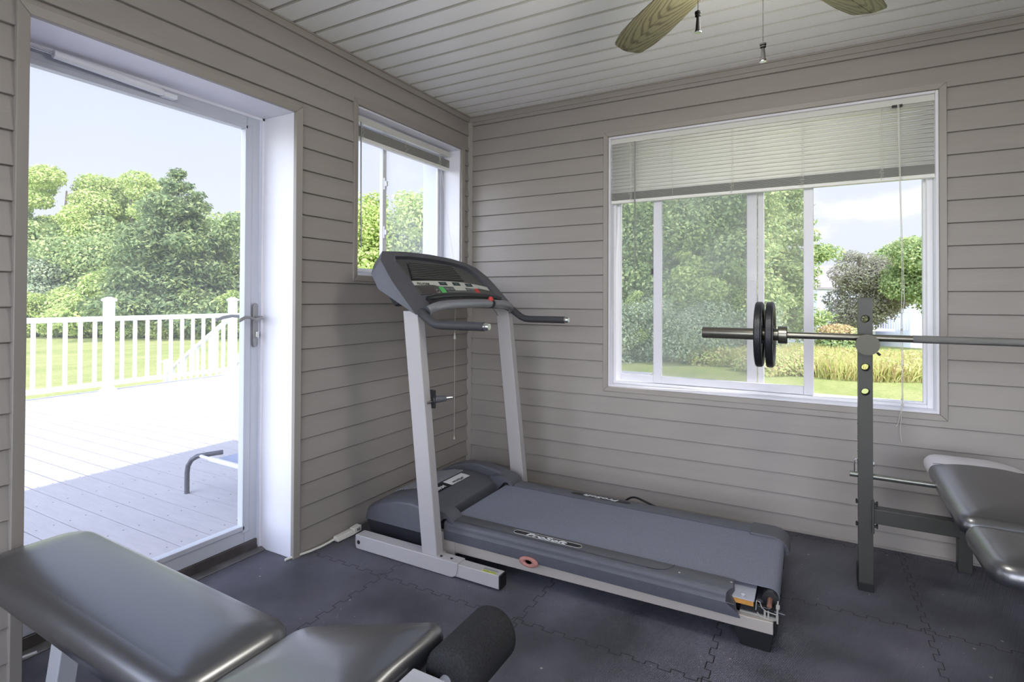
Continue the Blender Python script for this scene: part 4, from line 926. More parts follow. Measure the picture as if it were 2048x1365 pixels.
for y0r, y1r in ((BY+.052, BY+.222), (BY-.205, BY-.030)):
    b = MB(); rr0 = .052; P_ = []; 
    ks = [(0, .035), (.004, .047), (.012, rr0), (.05, rr0), (.10, rr0), (.15, rr0), (y1r-y0r-.012, rr0), (y1r-y0r-.004, .047), (y1r-y0r, .035)]
    b.tube([(1.468, y0r+k_, .492) for k_, _ in ks], .05, 32, radii=[q for _, q in ks]); b.build('foam_roller', M_FOAM, eb, smooth=50)

# =================================================================== CEILING FAN
FC = Vector((1.885, -1.545, 2.12))
fan = thing('ceiling_fan', 'brown five blade ceiling fan with two hanging pull chains', 'ceiling fan', tuple(FC))
b = MB(); b.lathe([(.02, .252), (.075, .250), (.075, .235), (.03, .20), (.016, .195), (.016, .12), (.05, .115), (.11, .09), (.125, .06), (.125, .03), (.10, .005), (.06, -.005), (.05, -.02), (.055, -.04), (.05, -.055), (.02, -.06)], FC, 'z', 40); b.build('motor_housing', M_FAN, fan)
def wood(name, c1, c2):
    m = bpy.data.materials.new(name); m.use_nodes = True; t = m.node_tree; bs = t.nodes['Principled BSDF']; n = t.nodes.new; l = t.links.new
    tc = n('ShaderNodeTexCoord'); mp = n('ShaderNodeMapping'); mp.inputs['Scale'].default_value = (1.0, 9, 9); l(tc.outputs['Object'], mp.inputs[0])
    w = n('ShaderNodeTexWave'); w.wave_type = 'RINGS'; w.rings_direction = 'Z'; w.inputs['Scale'].default_value = 5; w.inputs['Distortion'].default_value = 5; w.inputs['Detail'].default_value = 3; w.inputs['Detail Scale'].default_value = 1.2
    l(mp.outputs[0], w.inputs['Vector']); r = n('ShaderNodeValToRGB'); l(w.outputs[0], r.inputs[0]); r.color_ramp.elements[0].color = (*lin(c1), 1); r.color_ramp.elements[1].color = (*lin(c2), 1); r.color_ramp.elements[0].position = .05; r.color_ramp.elements[1].position = .5
    l(r.outputs[0], bs.inputs['Base Color']); bs.inputs['Roughness'].default_value = .5; bp = n('ShaderNodeBump'); bp.inputs['Strength'].default_value = .3; bp.inputs['Distance'].default_value = .001; l(w.outputs[0], bp.inputs['Height']); l(bp.outputs[0], bs.inputs['Normal'])
    return m
M_BLADE = wood('blade_woodgrain', (84, 80, 58), (114, 110, 82))
def blade_mesh():
    b = MB(); top = [(.15, .030), (.20, .046), (.34, .062), (.50, .070), (.60, .068), (.672, .056), (.684, .050), (.700, .010)]
    pts = [(x, w) for x, w in top]+[(x, -w) for x, w in top[::-1]]
    th = R(11); q = [(x, y*math.cos(th), y*math.sin(th)-.0) for x, y in pts]; b.prism(q, (0, 0, .006)); 
    b.tube([(.16, 0, -.0004), (.698, 0, -.0004)], .0012, 4)
    return b
for i in range(5):
    ang = R(134-71.0*i if i < 2 else 134-71-72.33*(i-1))
    if i == 0: bo_ = blade_mesh().build('blade', M_BLADE, None, bevel=.001); bl_me = bo_; 
    else: bo_ = bl_me.copy(); COL.objects.link(bo_)
    bo_.parent = fan; bo_.location = (0, 0, -.01); bo_.rotation_euler = (0, 0, ang)
    if i == 0:
        c = MB(); c.box(.09, .20, -.018, .018, .006, .011); ir = c.build('blade_iron', M_FAN, None, bevel=.002); ir.parent = bo_; ir0 = ir
    else:
        ir = ir0.copy(); COL.objects.link(ir); ir.parent = bo_
for (u0, v0, v1, D) in ((1396, 20, 65, 1.42), (1526, 84, 123, 1.46)):
    p = at(u0, v1, D); q = at(u0, v0, D); L_ = q.z-p.z; c = MB()
    c.lathe([(.0045, 0), (.0075, .0), (.0085, .003), (.0065, .008), (.0042, L_*.62), (.0042, L_*.68), (.0075, L_*.72), (.0075, L_*.78), (.0055, L_*.80), (.0082, L_*.84), (.0082, L_*.92), (.004, L_*.96), (.002, L_)], p, 'z', 20)
    fo_ = c.build('pull_fob', M_FAN, fan)
    c = MB(); c.lathe([(.0046, -.0006), (.0088, -.0006), (.0088, .0008), (.0046, .0008)], p, 'z', 20); c.build('fob_ring', M_CHROME, fo_)
    c = MB(); zt = FC.z-.05; z = q.z
    c.tube([q, (q.x, q.y, zt)], .0006, 5)
    while z < zt: c.lathe([(.0004, -.0012), (.0012, -.0006), (.0012, .0006), (.0004, .0012)], (q.x, q.y, z), 'z', 6); z += .0034
    c.build('pull_chain', M_FAN, fan)
# added light kit under the fan: a frosted bowl, glow added as fill light
M_BOWL = bpy.data.materials.new('frosted_bowl_fill_glow'); M_BOWL.use_nodes = True; bs = M_BOWL.node_tree.nodes['Principled BSDF']; bs.inputs['Base Color'].default_value = (1, .97, .9, 1); bs.inputs['Roughness'].default_value = .35; bs.inputs['Emission Color'].default_value = (1, .97, .92, 1); bs.inputs['Emission Strength'].default_value = 2
b = MB(); b.lathe([(.02, -.062), (.105, -.064), (.100, -.078), (.080, -.098), (.045, -.112), (.01, -.117)], FC, 'z', 36); b.build('light_bowl_added', M_BOWL, fan)

ld = bpy.data.lights.new('fan_fill_lamp', 'POINT'); ld.energy = 24; ld.color = (1, .97, .92); ld.shadow_soft_size = .16  # unseen lamp added below the bowl to brighten ceiling and walls
lo_ = bpy.data.objects.new('fan_fill_lamp', ld); COL.objects.link(lo_); lo_.location = (FC.x, FC.y, FC.z-.19); lo_.parent = None

# =================================================================== SMALL THINGS ON THE FLOOR
ec = thing('extension_cord', 'flat white cord and multi plug lying on the black mat beside the door casing', 'extension cord', (.04, -1.25, 0))
b = MB(); pts = [(.004, -1.455, .006), (.010, -1.42, .006), (.022, -1.385, .006), (.034, -1.34, .006), (.040, -1.29, .006), (.046, -1.245, .010), (.052, -1.20, .018)]
b.tube(pts, .0055, 10); b.build('cord', M_CORD, ec)
b = MB(); b.hexa([(.036, -1.215, .004), (.074, -1.215, .004), (.082, -1.12, .006), (.044, -1.12, .006)], [(.040, -1.215, .026), (.070, -1.215, .026), (.078, -1.12, .030), (.048, -1.12, .030)]); b.hexa([(.048, -1.12, .006), (.082, -1.12, .006), (.086, -1.075, .012), (.052, -1.075, .012)], [(.048, -1.12, .034), (.082, -1.12, .034), (.086, -1.075, .040), (.052, -1.075, .040)])
sk = b.build('plug_block', M_CORD, ec, bevel=.004, seg=3)
b = MB(); b.box(.0845, .0875, -1.102, -1.099, .020, .029); b.box(.0845, .0875, -1.092, -1.089, .020, .029); each(b, 'socket_slots', M_BLACK, sk)
o = MB(); o.hexa([(-.20, -2.375, .001), (-.185, -2.39, .001), (-.165, -2.262, .001), (-.182, -2.258, .001)], [(-.20, -2.375, .012), (-.185, -2.39, .012), (-.168, -2.262, .008), (-.179, -2.258, .008)])
x = o.build('plastic_strip', M_WHITE, None, bevel=.002); ident(x, 'loose white plastic strip lying at the foot of the glass door', 'plastic strip')

# =================================================================== DECK AND YARD
ZD = -.075
def deck_mat():
    m = mat('composite_decking', (178, 174, 178), .75, var=.05, vscale=6, bump=.4, bscale=30, stretch=(1, 7, 1), spec=.25); return m
b = MB(); y = -5.0; PB = .150; y0b = -1.50
k = math.ceil((-5-y0b)/PB); yy = y0b+k*PB
while yy < 6.0:
    b.box(-6.12, -.27, yy+.0035, yy+PB-.0035, ZD-.03, ZD); yy += PB
struct('deck', b, deck_mat(), smooth=0)
b = MB()
random.seed(2)
for xj in [-.75-.40*i for i in range(14)]:
    yy = y0b+k*PB
    while yy < 6:
        if yy > -3:
            for dy in (.035, .112): b.lathe([(.0042, 0), (.0042, .0006)], (xj+random.uniform(-.006, .006), yy+dy, ZD), 'z', 6)
        yy += PB
x = b.build('deck_screws', M_DARKMETAL, None, smooth=0); ident(x, 'small dark screw heads set in the grey deck boards', 'deck screws', kind='stuff')
b = MB(); b.box(-6.16, -6.12, -5, 6, -.33, ZD+.002); b.box(-6.12, -.27, -5, 6, -.32, ZD-.032); struct('deck_fascia', b, M_DECKW, smooth=0)
b = MB(); b.box(-.4, 12, -14, YF-.13, -.5, -.30); struct('bounce_slab', b, mat('bounce_slab_pale', (214, 210, 202), .9, var=.04, vscale=2), smooth=0)  # unseen pale slab added behind the room to bounce sunlight onto the ceiling
# railing
XRL = -6.05
rl = thing('deck_railing', 'white railing with square posts and balusters along the far deck edge', 'railing', (XRL, 1.0, ZD))
posts = [-2.90, -1.12, .62, 2.36, 4.10, 5.84]
for yp in posts:
    b = MB(); b.box(XRL-.05, XRL+.05, yp-.05, yp+.05, ZD, 1.105); p_ = b.build('post', M_DECKW, rl, bevel=.004)
    b = MB(); b.box(XRL-.066, XRL+.066, yp-.066, yp+.066, 1.10, 1.125); b.add([(XRL-.062, yp-.062, 1.125), (XRL+.062, yp-.062, 1.125), (XRL+.062, yp+.062, 1.125), (XRL-.062, yp+.062, 1.125), (XRL-.02, yp-.02, 1.155), (XRL+.02, yp-.02, 1.155), (XRL+.02, yp+.02, 1.155), (XRL-.02, yp+.02, 1.155)], [(0, 1, 5, 4), (1, 2, 6, 5), (2, 3, 7, 6), (3, 0, 4, 7), (4, 5, 6, 7)]); b.build('post_cap', M_DECKW, p_, bevel=.003)
    b = MB(); b.hexa([(XRL-.08, yp-.08, ZD), (XRL+.08, yp-.08, ZD), (XRL+.08, yp+.08, ZD), (XRL-.08, yp+.08, ZD)], [(XRL-.055, yp-.055, ZD+.04), (XRL+.055, yp-.055, ZD+.04), (XRL+.055, yp+.055, ZD+.04), (XRL-.055, yp+.055, ZD+.04)]); b.build('post_skirt', M_DECKW, p_, bevel=.003)
bal = None
for ya_, yb2 in zip(posts[:-1], posts[1:]):
    b = MB(); b.box(XRL-.034, XRL+.034, ya_+.05, yb2-.05, .835, .90); b.build('top_rail', M_DECKW, rl, bevel=.006)
    b = MB(); b.box(XRL-.028, XRL+.028, ya_+.05, yb2-.05, ZD+.065, ZD+.125); b.build('bottom_rail', M_DECKW, rl, bevel=.004)
    nb = 10; st_ = (yb2-ya_)/(nb+1)
    for i in range(1, nb+1):
        yc = ya_+i*st_
        if bal is None:
            b = MB(); b.box(-.019, .019, -.019, .019, ZD+.12, .84); bal = b.build('baluster', M_DECKW, None, bevel=.003); q = bal
        else: q = bal.copy(); COL.objects.link(q)
        q.parent = rl; q.location = (0, yc-1.0, -ZD)
# stair rails going down to the lawn
def stair_rail(y0, x1, y1, lab):
    top0, top1 = .86, -.12
    s = thing('stair_railing', lab, 'railing', (XRL, y0, ZD)); dv = Vector((x1-XRL+.05, y1-y0, 0)); n_ = Vector((-dv.y, dv.x, 0)).normalized()*.03
    P0, P1 = Vector((XRL-.05, y0, 0)), Vector((x1, y1, 0))
    for nm, z0, z1_ in (('top_rail', .80, .86), ('bottom_rail', ZD+.06, ZD+.12)):
        b = MB(); dz = -1.0
        A = [P0-n_+Vector((0, 0, z0)), P0+n_+Vector((0, 0, z0)), P0+n_+Vector((0, 0, z1_)), P0-n_+Vector((0, 0, z1_))]; B = [p+(P1-P0)+Vector((0, 0, dz)) for p in A]
        b.hexa(A, B); b.build(nm, M_DECKW, s)
    nb = 9
    for i in range(1, nb+1):
        f_ = i/(nb+1); p = P0+(P1-P0)*f_; b = MB(); b.box(p.x-.019, p.x+.019, p.y-.019, p.y+.019, ZD+.10-f_, .82-f_); b.build('baluster', M_DECKW, s)
    b = MB(); b.box(x1-.05, x1+.05, y1-.05, y1+.05, -1.12, .0); q = b.build('newel_post', M_DECKW, s, bevel=.004)
    b = MB(); b.box(x1-.066, x1+.066, y1-.066, y1+.066, -.005, .02); b.add([(x1-.062, y1-.062, .02), (x1+.062, y1-.062, .02), (x1+.062, y1+.062, .02), (x1-.062, y1+.062, .02), (x1, y1, .055)], [(0, 1, 4), (1, 2, 4), (2, 3, 4), (3, 0, 4)]); b.build('post_cap', M_DECKW, q)
stair_rail(2.36, -8.0, 2.44, 'white stair handrail descending from the deck to its nearer newel post'); stair_rail(3.66, -8.0, 3.74, 'white stair handrail descending to the farther newel post on the lawn')
b = MB()
for i in range(6): b.box(-6.45-.30*i-.02, -6.16-.30*i, 2.42, 3.62, ZD-.17*(i+1)-.03, ZD-.17*(i+1))
for yy in (2.42, 3.60): b.prism([(-6.16, yy, -.32), (-6.16, yy, -.12), (-8.0, yy, -1.08), (-8.0, yy, -1.12), (-7.6, yy, -1.12)], (0, .03, 0))
struct('deck_stairs', b, M_DECKW, smooth=0)
# lounger on the deck
lg = thing('sun_lounger', 'low sun lounger with grey sling and curved dark steel leg standing on the shaded deck', 'sun lounger', (-1.2, -.6, ZD))
leg = [(-1.405, -1.060, ZD), (-1.405, -1.060, ZD+.13), (-1.398, -1.058, ZD+.175), (-1.375, -1.05, ZD+.212), (-1.34, -1.035, ZD+.235), (-1.29, -1.0, ZD+.245), (-1.24, -.93, ZD+.250)]
b = MB(); b.tube(leg, .0145, 12); b.build('leg', mat('lounger_steel', (74, 74, 84), .45, .4, var=.2, vscale=30), lg)
b = MB(); b.tube([(x_, y_+1.55 if i_ < 9 else y_, z_) for i_, (x_, y_, z_) in enumerate(leg)], .0145, 12); b.build('leg', mat('lounger_steel', (74, 74, 84), .45, .4, var=.2, vscale=30), lg)
b = MB(); b.tube([(-.45, -1.0, ZD), (-.45, -1.0, ZD+.22)], .0145, 12); b.build('leg', mat('lounger_steel', (74, 74, 84), .45, .4, var=.2, vscale=30), lg)
b = MB(); b.tube([(-.45, .55, ZD), (-.45, .55, ZD+.22)], .0145, 12); b.build('leg', mat('lounger_steel', (74, 74, 84), .45, .4, var=.2, vscale=30), lg)
b = MB(); b.tube([(-1.315, -1.028, ZD+.238), (-1.20, -1.038, ZD+.238)], .010, 10); b.tube([(-1.20, -1.038, ZD+.238), (-.42, -1.06, ZD+.235)], .017, 12); b.tube([(-.42, -1.06, ZD+.235), (-.42, .60, ZD+.235)], .017, 12); b.tube([(-.42, .60, ZD+.235), (-1.20, .60, ZD+.235)], .017, 12); b.build('side_tube', mat('sling_rail', (196, 196, 204), .5), lg)
b = MB(); b.box(-1.17, -.43, -1.035, .58, ZD+.232, ZD+.240); b.build('sling', M_SLING, lg)

# ground
G0 = -1.1
def grass_mat():
    m = bpy.data.materials.new('mown_grass'); m.use_nodes = True; t = m.node_tree; bs = t.nodes['Principled BSDF']; n = t.nodes.new; l = t.links.new
    g = n('ShaderNodeNewGeometry'); mp = n('ShaderNodeMapping'); mp.inputs['Rotation'].default_value = (0, 0, .5); mp.inputs['Scale'].default_value = (1, .35, 1); l(g.outputs['Position'], mp.inputs[0])
    a = n('ShaderNodeTexNoise'); a.inputs['Scale'].default_value = .55; a.inputs['Detail'].default_value = 8; a.inputs['Roughness'].default_value = .7; l(mp.outputs[0], a.inputs['Vector'])
    r = n('ShaderNodeValToRGB'); l(a.outputs[0], r.inputs[0]); r.color_ramp.elements[0].position = .32; r.color_ramp.elements[1].position = .68
    r.color_ramp.elements[0].color = (*lin((126, 142, 78)), 1); r.color_ramp.elements[1].color = (*lin((170, 168, 116)), 1)
    a2 = n('ShaderNodeTexNoise'); a2.inputs['Scale'].default_value = 14; a2.inputs['Detail'].default_value = 4; l(g.outputs['Position'], a2.inputs['Vector'])
    mr_ = n('ShaderNodeMapRange'); mr_.inputs['To Min'].default_value = .75; mr_.inputs['To Max'].default_value = 1.25; l(a2.outputs[0], mr_.inputs[0])
    mx_ = n('ShaderNodeMix'); mx_.data_type = 'RGBA'; mx_.blend_type = 'MULTIPLY'; mx_.inputs[0].default_value = 1; l(r.outputs[0], mx_.inputs[6]); l(mr_.outputs[0], mx_.inputs[7]); l(mx_.outputs[2], bs.inputs['Base Color'])
    bs.inputs['Roughness'].default_value = .9; bs.inputs['Specular IOR Level'].default_value = .15
    bp = n('ShaderNodeBump'); bp.inputs['Strength'].default_value = .8; bp.inputs['Distance'].default_value = .05; l(a2.outputs[0], bp.inputs['Height']); l(bp.outputs[0], bs.inputs['Normal'])
    return m
b = MB(); nx, ny = 60, 60; xs = np.linspace(-90, 60, nx); ys = np.linspace(-50, 120, ny)
def gz(x, y):
    d = (Vector((x, y, 0))-Vector((CAM.x, CAM.y, 0))).length
    right = max(0, min(1, (x+6)/6)); return G0 - right*max(0, min(3.2, (d-33)*.16))
v = [(x, y, gz(x, y)) for x in xs for y in ys]; f = [(i*ny+j, (i+1)*ny+j, (i+1)*ny+j+1, i*ny+j+1) for i in range(nx-1) for j in range(ny-1)]
b.add(v, f); struct('lawn', b, grass_mat(), smooth=60)

# ------------------------------------------------------------------ foliage
def leaf_mat(name, c1, c2, c3, tr=.35):
    m = bpy.data.materials.new(name); m.use_nodes = True; t = m.node_tree; t.nodes.clear(); n = t.nodes.new; l = t.links.new
    g = n('ShaderNodeNewGeometry'); r = n('ShaderNodeValToRGB'); l(g.outputs['Random Per Island'], r.inputs[0])
    r.color_ramp.elements[0].color = (*lin(c1), 1); r.color_ramp.elements[1].color = (*lin(c3), 1); e_ = r.color_ramp.elements.new(.5); e_.color = (*lin(c2), 1)
    d = n('ShaderNodeBsdfDiffuse'); tl = n('ShaderNodeBsdfTranslucent'); l(r.outputs[0], d.inputs[0]); l(r.outputs[0], tl.inputs[0])
    mx_ = n('ShaderNodeMixShader'); mx_.inputs[0].default_value = tr; l(d.outputs[0], mx_.inputs[1]); l(tl.outputs[0], mx_.inputs[2]); o = n('ShaderNodeOutputMaterial'); l(mx_.outputs[0], o.inputs[0])
    return m
M_L1 = leaf_mat('leaf_bright', (150, 172, 100), (190, 206, 130), (222, 226, 164))
M_L2 = leaf_mat('leaf_mid', (128, 150, 108), (168, 186, 128), (206, 214, 154))
M_L3 = leaf_mat('leaf_blue', (136, 154, 130), (172, 184, 154), (204, 210, 178))
M_L4 = leaf_mat('needle_dark', (98, 118, 88), (134, 152, 108), (176, 186, 132))
M_L5 = leaf_mat('leaf_purple', (146, 138, 136), (170, 168, 150), (188, 192, 152))
M_L6 = leaf_mat('meadow_stem', (198, 206, 128), (226, 226, 156), (206, 172, 136))
def leaves(name, blobs, count, size, m, parent, seed, flat=.5, kind=None, shell=.55, elong=1.0):
    rng = np.random.default_rng(seed)
    vol = np.array([b_[3]*b_[4]*b_[5] for b_ in blobs])**.72; pick = rng.choice(len(blobs), count, p=vol/vol.sum())
    B = np.array(blobs)[pick]
    d = rng.normal(size=(count, 3)); d /= np.linalg.norm(d, axis=1)[:, None]
    rad = (shell+(1-shell)*rng.random(count)**.5)*(1+rng.normal(size=count)*.06)
    P = B[:, :3]+d*B[:, 3:6]*rad[:, None]
    nrm = d*.6+rng.normal(size=(count, 3))*.55+np.array([0, 0, flat]); nrm /= np.linalg.norm(nrm, axis=1)[:, None]
    t = np.cross(nrm, rng.normal(size=(count, 3))); t /= np.linalg.norm(t, axis=1)[:, None]; bt = np.cross(nrm, t)
    s = size*(.6+.8*rng.random(count))[:, None]
    v = np.stack([P-t*s*elong, P-bt*s*.62, P+t*s*elong, P+bt*s*.62], 1).reshape(-1, 3)
    off = Vector((0, 0, 0)); q = parent
    while q is not None: off += ROOT.get(q, Vector((0, 0, 0))); q = q.parent
    v = v-np.array(off)
    me = bpy.data.meshes.new(name); me.vertices.add(count*4); me.vertices.foreach_set('co', v.ravel().astype(np.float32))
    me.loops.add(count*4); me.loops.foreach_set('vertex_index', np.arange(count*4, dtype=np.int32)); me.polygons.add(count)
    me.polygons.foreach_set('loop_start', np.arange(0, count*4, 4, dtype=np.int32)); me.update(calc_edges=True); me.materials.append(m)
    o = bpy.data.objects.new(name, me); COL.objects.link(o); o.parent = parent
    if kind: o['kind'] = kind
    return o
def trunk(parent, base, top, r0, seed, limbs=(), name='trunk'):
    random.seed(seed); b = MB(); base = Vector(base); top = Vector(top); n_ = 6
    pts = [base+(top-base)*i/n_+Vector((random.uniform(-.08, .08), random.uniform(-.08, .08), 0))*(0 if i == 0 else 1) for i in range(n_+1)]
    b.tube(pts, r0, 8, radii=[r0*(1-.75*i/n_) for i in range(n_+1)])
    for l_ in limbs:
        p = base+(top-base)*l_[0]; q = Vector(l_[1]); mid = (p+q)/2+Vector((0, 0, -.1)); b.tube([p, mid, q], .05, 6, radii=[r0*.4, r0*.25, r0*.1])
    return b.build(name, M_BARK, parent)
LEAFN = 1.0
TREES = []
def broad(label, x, y, h, w, m, seed, count=9000, size=.17, z0=None, airy=False, group='trees beyond the lawn', nb=16, low=.18, cat='tree', name='tree'):
    z0 = gz(x, y) if z0 is None else z0
    t = thing(name, label, cat, (x, y, z0), group); rng = random.Random(seed); blobs = []
    for i in range(nb):
        f_ = (i+.5)/nb; zz = z0+h*(low+(1-low)*f_*.93); env = math.sin(PI*min(1, .12+.86*f_))**.6 if not airy else .6+.4*math.sin(PI*f_)
        a = rng.random()*2*PI; rr_ = w*.5*env*(.35+.4*rng.random()); br_ = w*.27*(.7+.6*rng.random())*(env*.8+.2)
        if airy: br_ *= .62; rr_ *= 1.25
        blobs.append((x+math.cos(a)*rr_, y+math.sin(a)*rr_, zz, br_, br_, br_*(.72 if not airy else .6)))
    blobs.append((x, y, z0+h*.55, w*.30, w*.30, h*.28)) if not airy else None
    limbs = [(.25+.5*rng.random(), bl_[:3]) for bl_ in blobs[3:10]]
    trunk(t, (x, y, z0), (x, y, z0+h*.85), .03*h*.6, seed, limbs)
    leaves('crown', blobs, int(count*2.6), size*.62, m, t, seed, kind=None); return t
def tcopy(t, x, y, rz, sc, label, sz=None):
    c = copy_tree(t); c.location = (x, y, gz(x, y)); c.rotation_euler = (0, 0, rz); c.scale = (sc, sc, sz or sc); c['label'] = label; return c
def pine(label, x, y, h, w, seed, m=None, count=9000, z0=None, size=.12, droop=.12, group='trees beyond the lawn', low=.12):
    z0 = gz(x, y) if z0 is None else z0; m = m or M_L4
    t = thing('pine_tree', label, 'tree', (x, y, z0), group); rng = random.Random(seed); blobs = []; limbs = []
    nl = 15
    for i in range(nl):
        f_ = low+(1-low)*i/(nl-1); zz = z0+h*f_; rad = w*.5*(1-((f_-low)/(1-low))**1.5*.82)*(.75+.35*rng.random()); k_ = 7 if i < nl-3 else 5
        for j in range(k_):
            a = 2*PI*(j+rng.random()*.7)/k_; q = rad*(.30+.60*rng.random()) if i < nl-1 else rad*.2
            bx_, by_ = x+math.cos(a)*q, y+math.sin(a)*q; br_ = rad*.30+.26
            blobs.append((bx_, by_, zz-q*droop+rng.uniform(-.15, .15), br_, br_, br_*.5))
            if j % 2 == 0: limbs.append((f_*.98, (bx_, by_, zz-q*droop)))
    trunk(t, (x, y, z0), (x, y, z0+h*.97), .022*h*.6, seed, limbs[:24])
    leaves('needles', blobs, int(count*2.6), size*.6, m, t, seed, flat=.7, shell=.2, elong=1.5); return t
def gp_(u, D): p = at(u, 592, D); return p.x, p.y
# --- beyond the door: the far treeline
tall = broad('tall airy tree rising left of the pine in the door view', *gp_(130, 38), 11.4, 7.4, M_L1, 11, 15000, .15, airy=True, nb=30, low=.30)
tcopy(tall, *gp_(262, 40), 2.1, 1.0, 'tall airy tree directly left of the big pine in the door view')
tcopy(tall, *gp_(10, 40), 4.1, .98, 'tall airy tree partly hidden by the left door casing')
pine('large dark pine with spreading layered branches in the door view', *gp_(352, 31.0), 9.3, 8.2, 5, count=17000, size=.15, low=.16)
dn = broad('dense leafy tree at the lawn edge just left of the first railing post', *gp_(170, 35), 6.8, 6.4, M_L2, 21, 13000, .16, nb=20, low=.05)
for i, (u, D, s, rz, lab) in enumerate([
    (60, 37, 1.2, 1.0, 'dense leafy tree at the far left of the door view'), (235, 37, 1.15, 2.0, 'dense leafy tree standing below the left flank of the big pine'),
    (470, 37, 1.20, 3.3, 'dense leafy tree right of the big pine beside the door handle side'), (560, 38, 1.3, 4.0, 'dense leafy tree hidden behind the wall between door and small window'),
    (-60, 37, 1.25, 5.0, 'dense leafy tree beyond the left edge of the door opening')]):
    tcopy(dn, *gp_(u, D), rz, s, lab)
lt_ = broad('pale grey green tree at left in the door view', *gp_(85, 33.5), 4.9, 5.0, M_L3, 31, 9000, .14, nb=14, low=.04)
tcopy(lt_, *gp_(430, 33.8), 1.7, 1.15, 'pale grey green tree right of the second railing post')
bu = broad('bright yellow green shrub at the foot of the treeline below the pine', *gp_(325, 30.4), 3.2, 3.2, M_L1, 41, 7000, .12, nb=12, low=.03, name='shrub', cat='shrub', group='shrubs at the treeline foot')
for i, (u, D, s, rz, lab) in enumerate([(205, 30.4, 1.25, 1, 'bright shrub standing behind the first railing post'), (120, 30.6, .9, 2, 'bright shrub left of the first railing post'), (260, 30.0, .95, 3, 'bright shrub between the two railing posts'),
    (395, 30.2, .9, 4, 'bright shrub just left of the second railing post'), (470, 30.2, .85, 5, 'bright shrub right of the second railing post under the handle'), (55, 30.2, .8, 6, 'bright shrub low at the left end of the treeline'), (530, 30.2, .9, .5, 'bright shrub at the treeline beyond the door jamb')]):
    tcopy(bu, *gp_(u, D), rz, s, lab)
# --- seen through the small window
oak = broad('round topped tree filling the left pane of the small window', *gp_(735, 27), 7.8, 5.6, M_L1, 51, 15000, .14, nb=26, low=.03, group='trees outside the small window')
tcopy(oak, *gp_(830, 27), 2.4, 1.0, 'round topped tree filling the right pane of the small window'); tcopy(oak, *gp_(925, 29), 4.4, .93, 'round topped tree behind the right side of the small window'); tcopy(oak, *gp_(650, 30), 5.2, 1.0, 'round topped tree hidden between door and small window')
# --- seen through the wide window
big = broad('big dense tree filling the left part of the wide window', *gp_(1420, 22.5), 11.0, 5.6, M_L2, 61, 20000, .13, nb=34, low=.02, group='trees outside the wide window')
tcopy(big, *gp_(1285, 22), 2.0, .90, 'big dense tree at the far left of the wide window'); tcopy(big, *gp_(1150, 24), 3.0, 1.0, 'big dense tree hidden by the corner of the room')
yg = broad('bright green young tree in front of the big dense tree', *gp_(1375, 20.3), 4.3, 2.4, M_L1, 71, 6000, .10, nb=14, low=.1, group='trees outside the wide window')
tcopy(yg, *gp_(1480, 20.6), 1.4, .85, 'small bright green tree left of the weight plates'); tcopy(yg, *gp_(1275, 19.8), 2.6, .62, 'low bright green tree behind the left window sash')
hd_ = broad('dark clipped hedge clump at the lawn edge under the big dense tree', *gp_(1330, 19.6), 2.3, 3.3, M_L3, 81, 7000, .08, nb=12, low=.0, name='shrub', cat='shrub', group='shrubs at the lawn edge')
tcopy(hd_, *gp_(1250, 19.6), 1.2, .95, 'dark hedge clump at the far left of the wide window'); tcopy(hd_, *gp_(1410, 20.4), 2.2, 1.0, 'dark hedge clump behind the barbell end'); tcopy(hd_, *gp_(1480, 21.2), 3.2, 1.0, 'dark hedge clump left of the meadow bed')
pine('tall soft needled pine standing centre right in the wide window', *gp_(1552, 25), 10.6, 4.9, 8, m=M_L2, count=15000, size=.11, low=.10, group='trees outside the wide window')
rt_ = broad('leafy maple at the right edge of the wide window', *gp_(1872, 26), 5.4, 4.4, M_L2, 91, 12000, .11, nb=22, low=.42, group='trees outside the wide window')
tcopy(rt_, *gp_(1965, 30), 2.0, 1.05, 'leafy tree hidden right of the wide window'); 
broad('leafy tree on the ridge behind the right house', *gp_(1815, 70), 14.0, 8.0, M_L2, 93, 8000, .28, nb=18, low=.2, group='trees outside the wide window')
broad('rounded grey green pine between the two white houses', *gp_(1722, 30), 5.5, 4.1, M_L5, 12, 10000, .10, nb=20, low=.22, group='trees outside the wide window', name='pine_tree')
far = broad('distant hazy tree on the skyline left of the white house', *gp_(1652, 95), 11.5, 7.5, M_L3, 95, 5000, .3, nb=12, low=.1, group='distant trees on the skyline')
for u, D, s, lab in ((1600, 95, 1.0, 'distant tree on the skyline behind the window stile'), (1700, 98, .95, 'distant tree on the skyline behind the rounded pine'), (1760, 100, .9, 'distant tree on the skyline above the right house'), (1560, 92, 1.1, 'distant tree on the skyline behind the tall pine')):
    tcopy(far, *gp_(u, D), u*.1, s, lab)
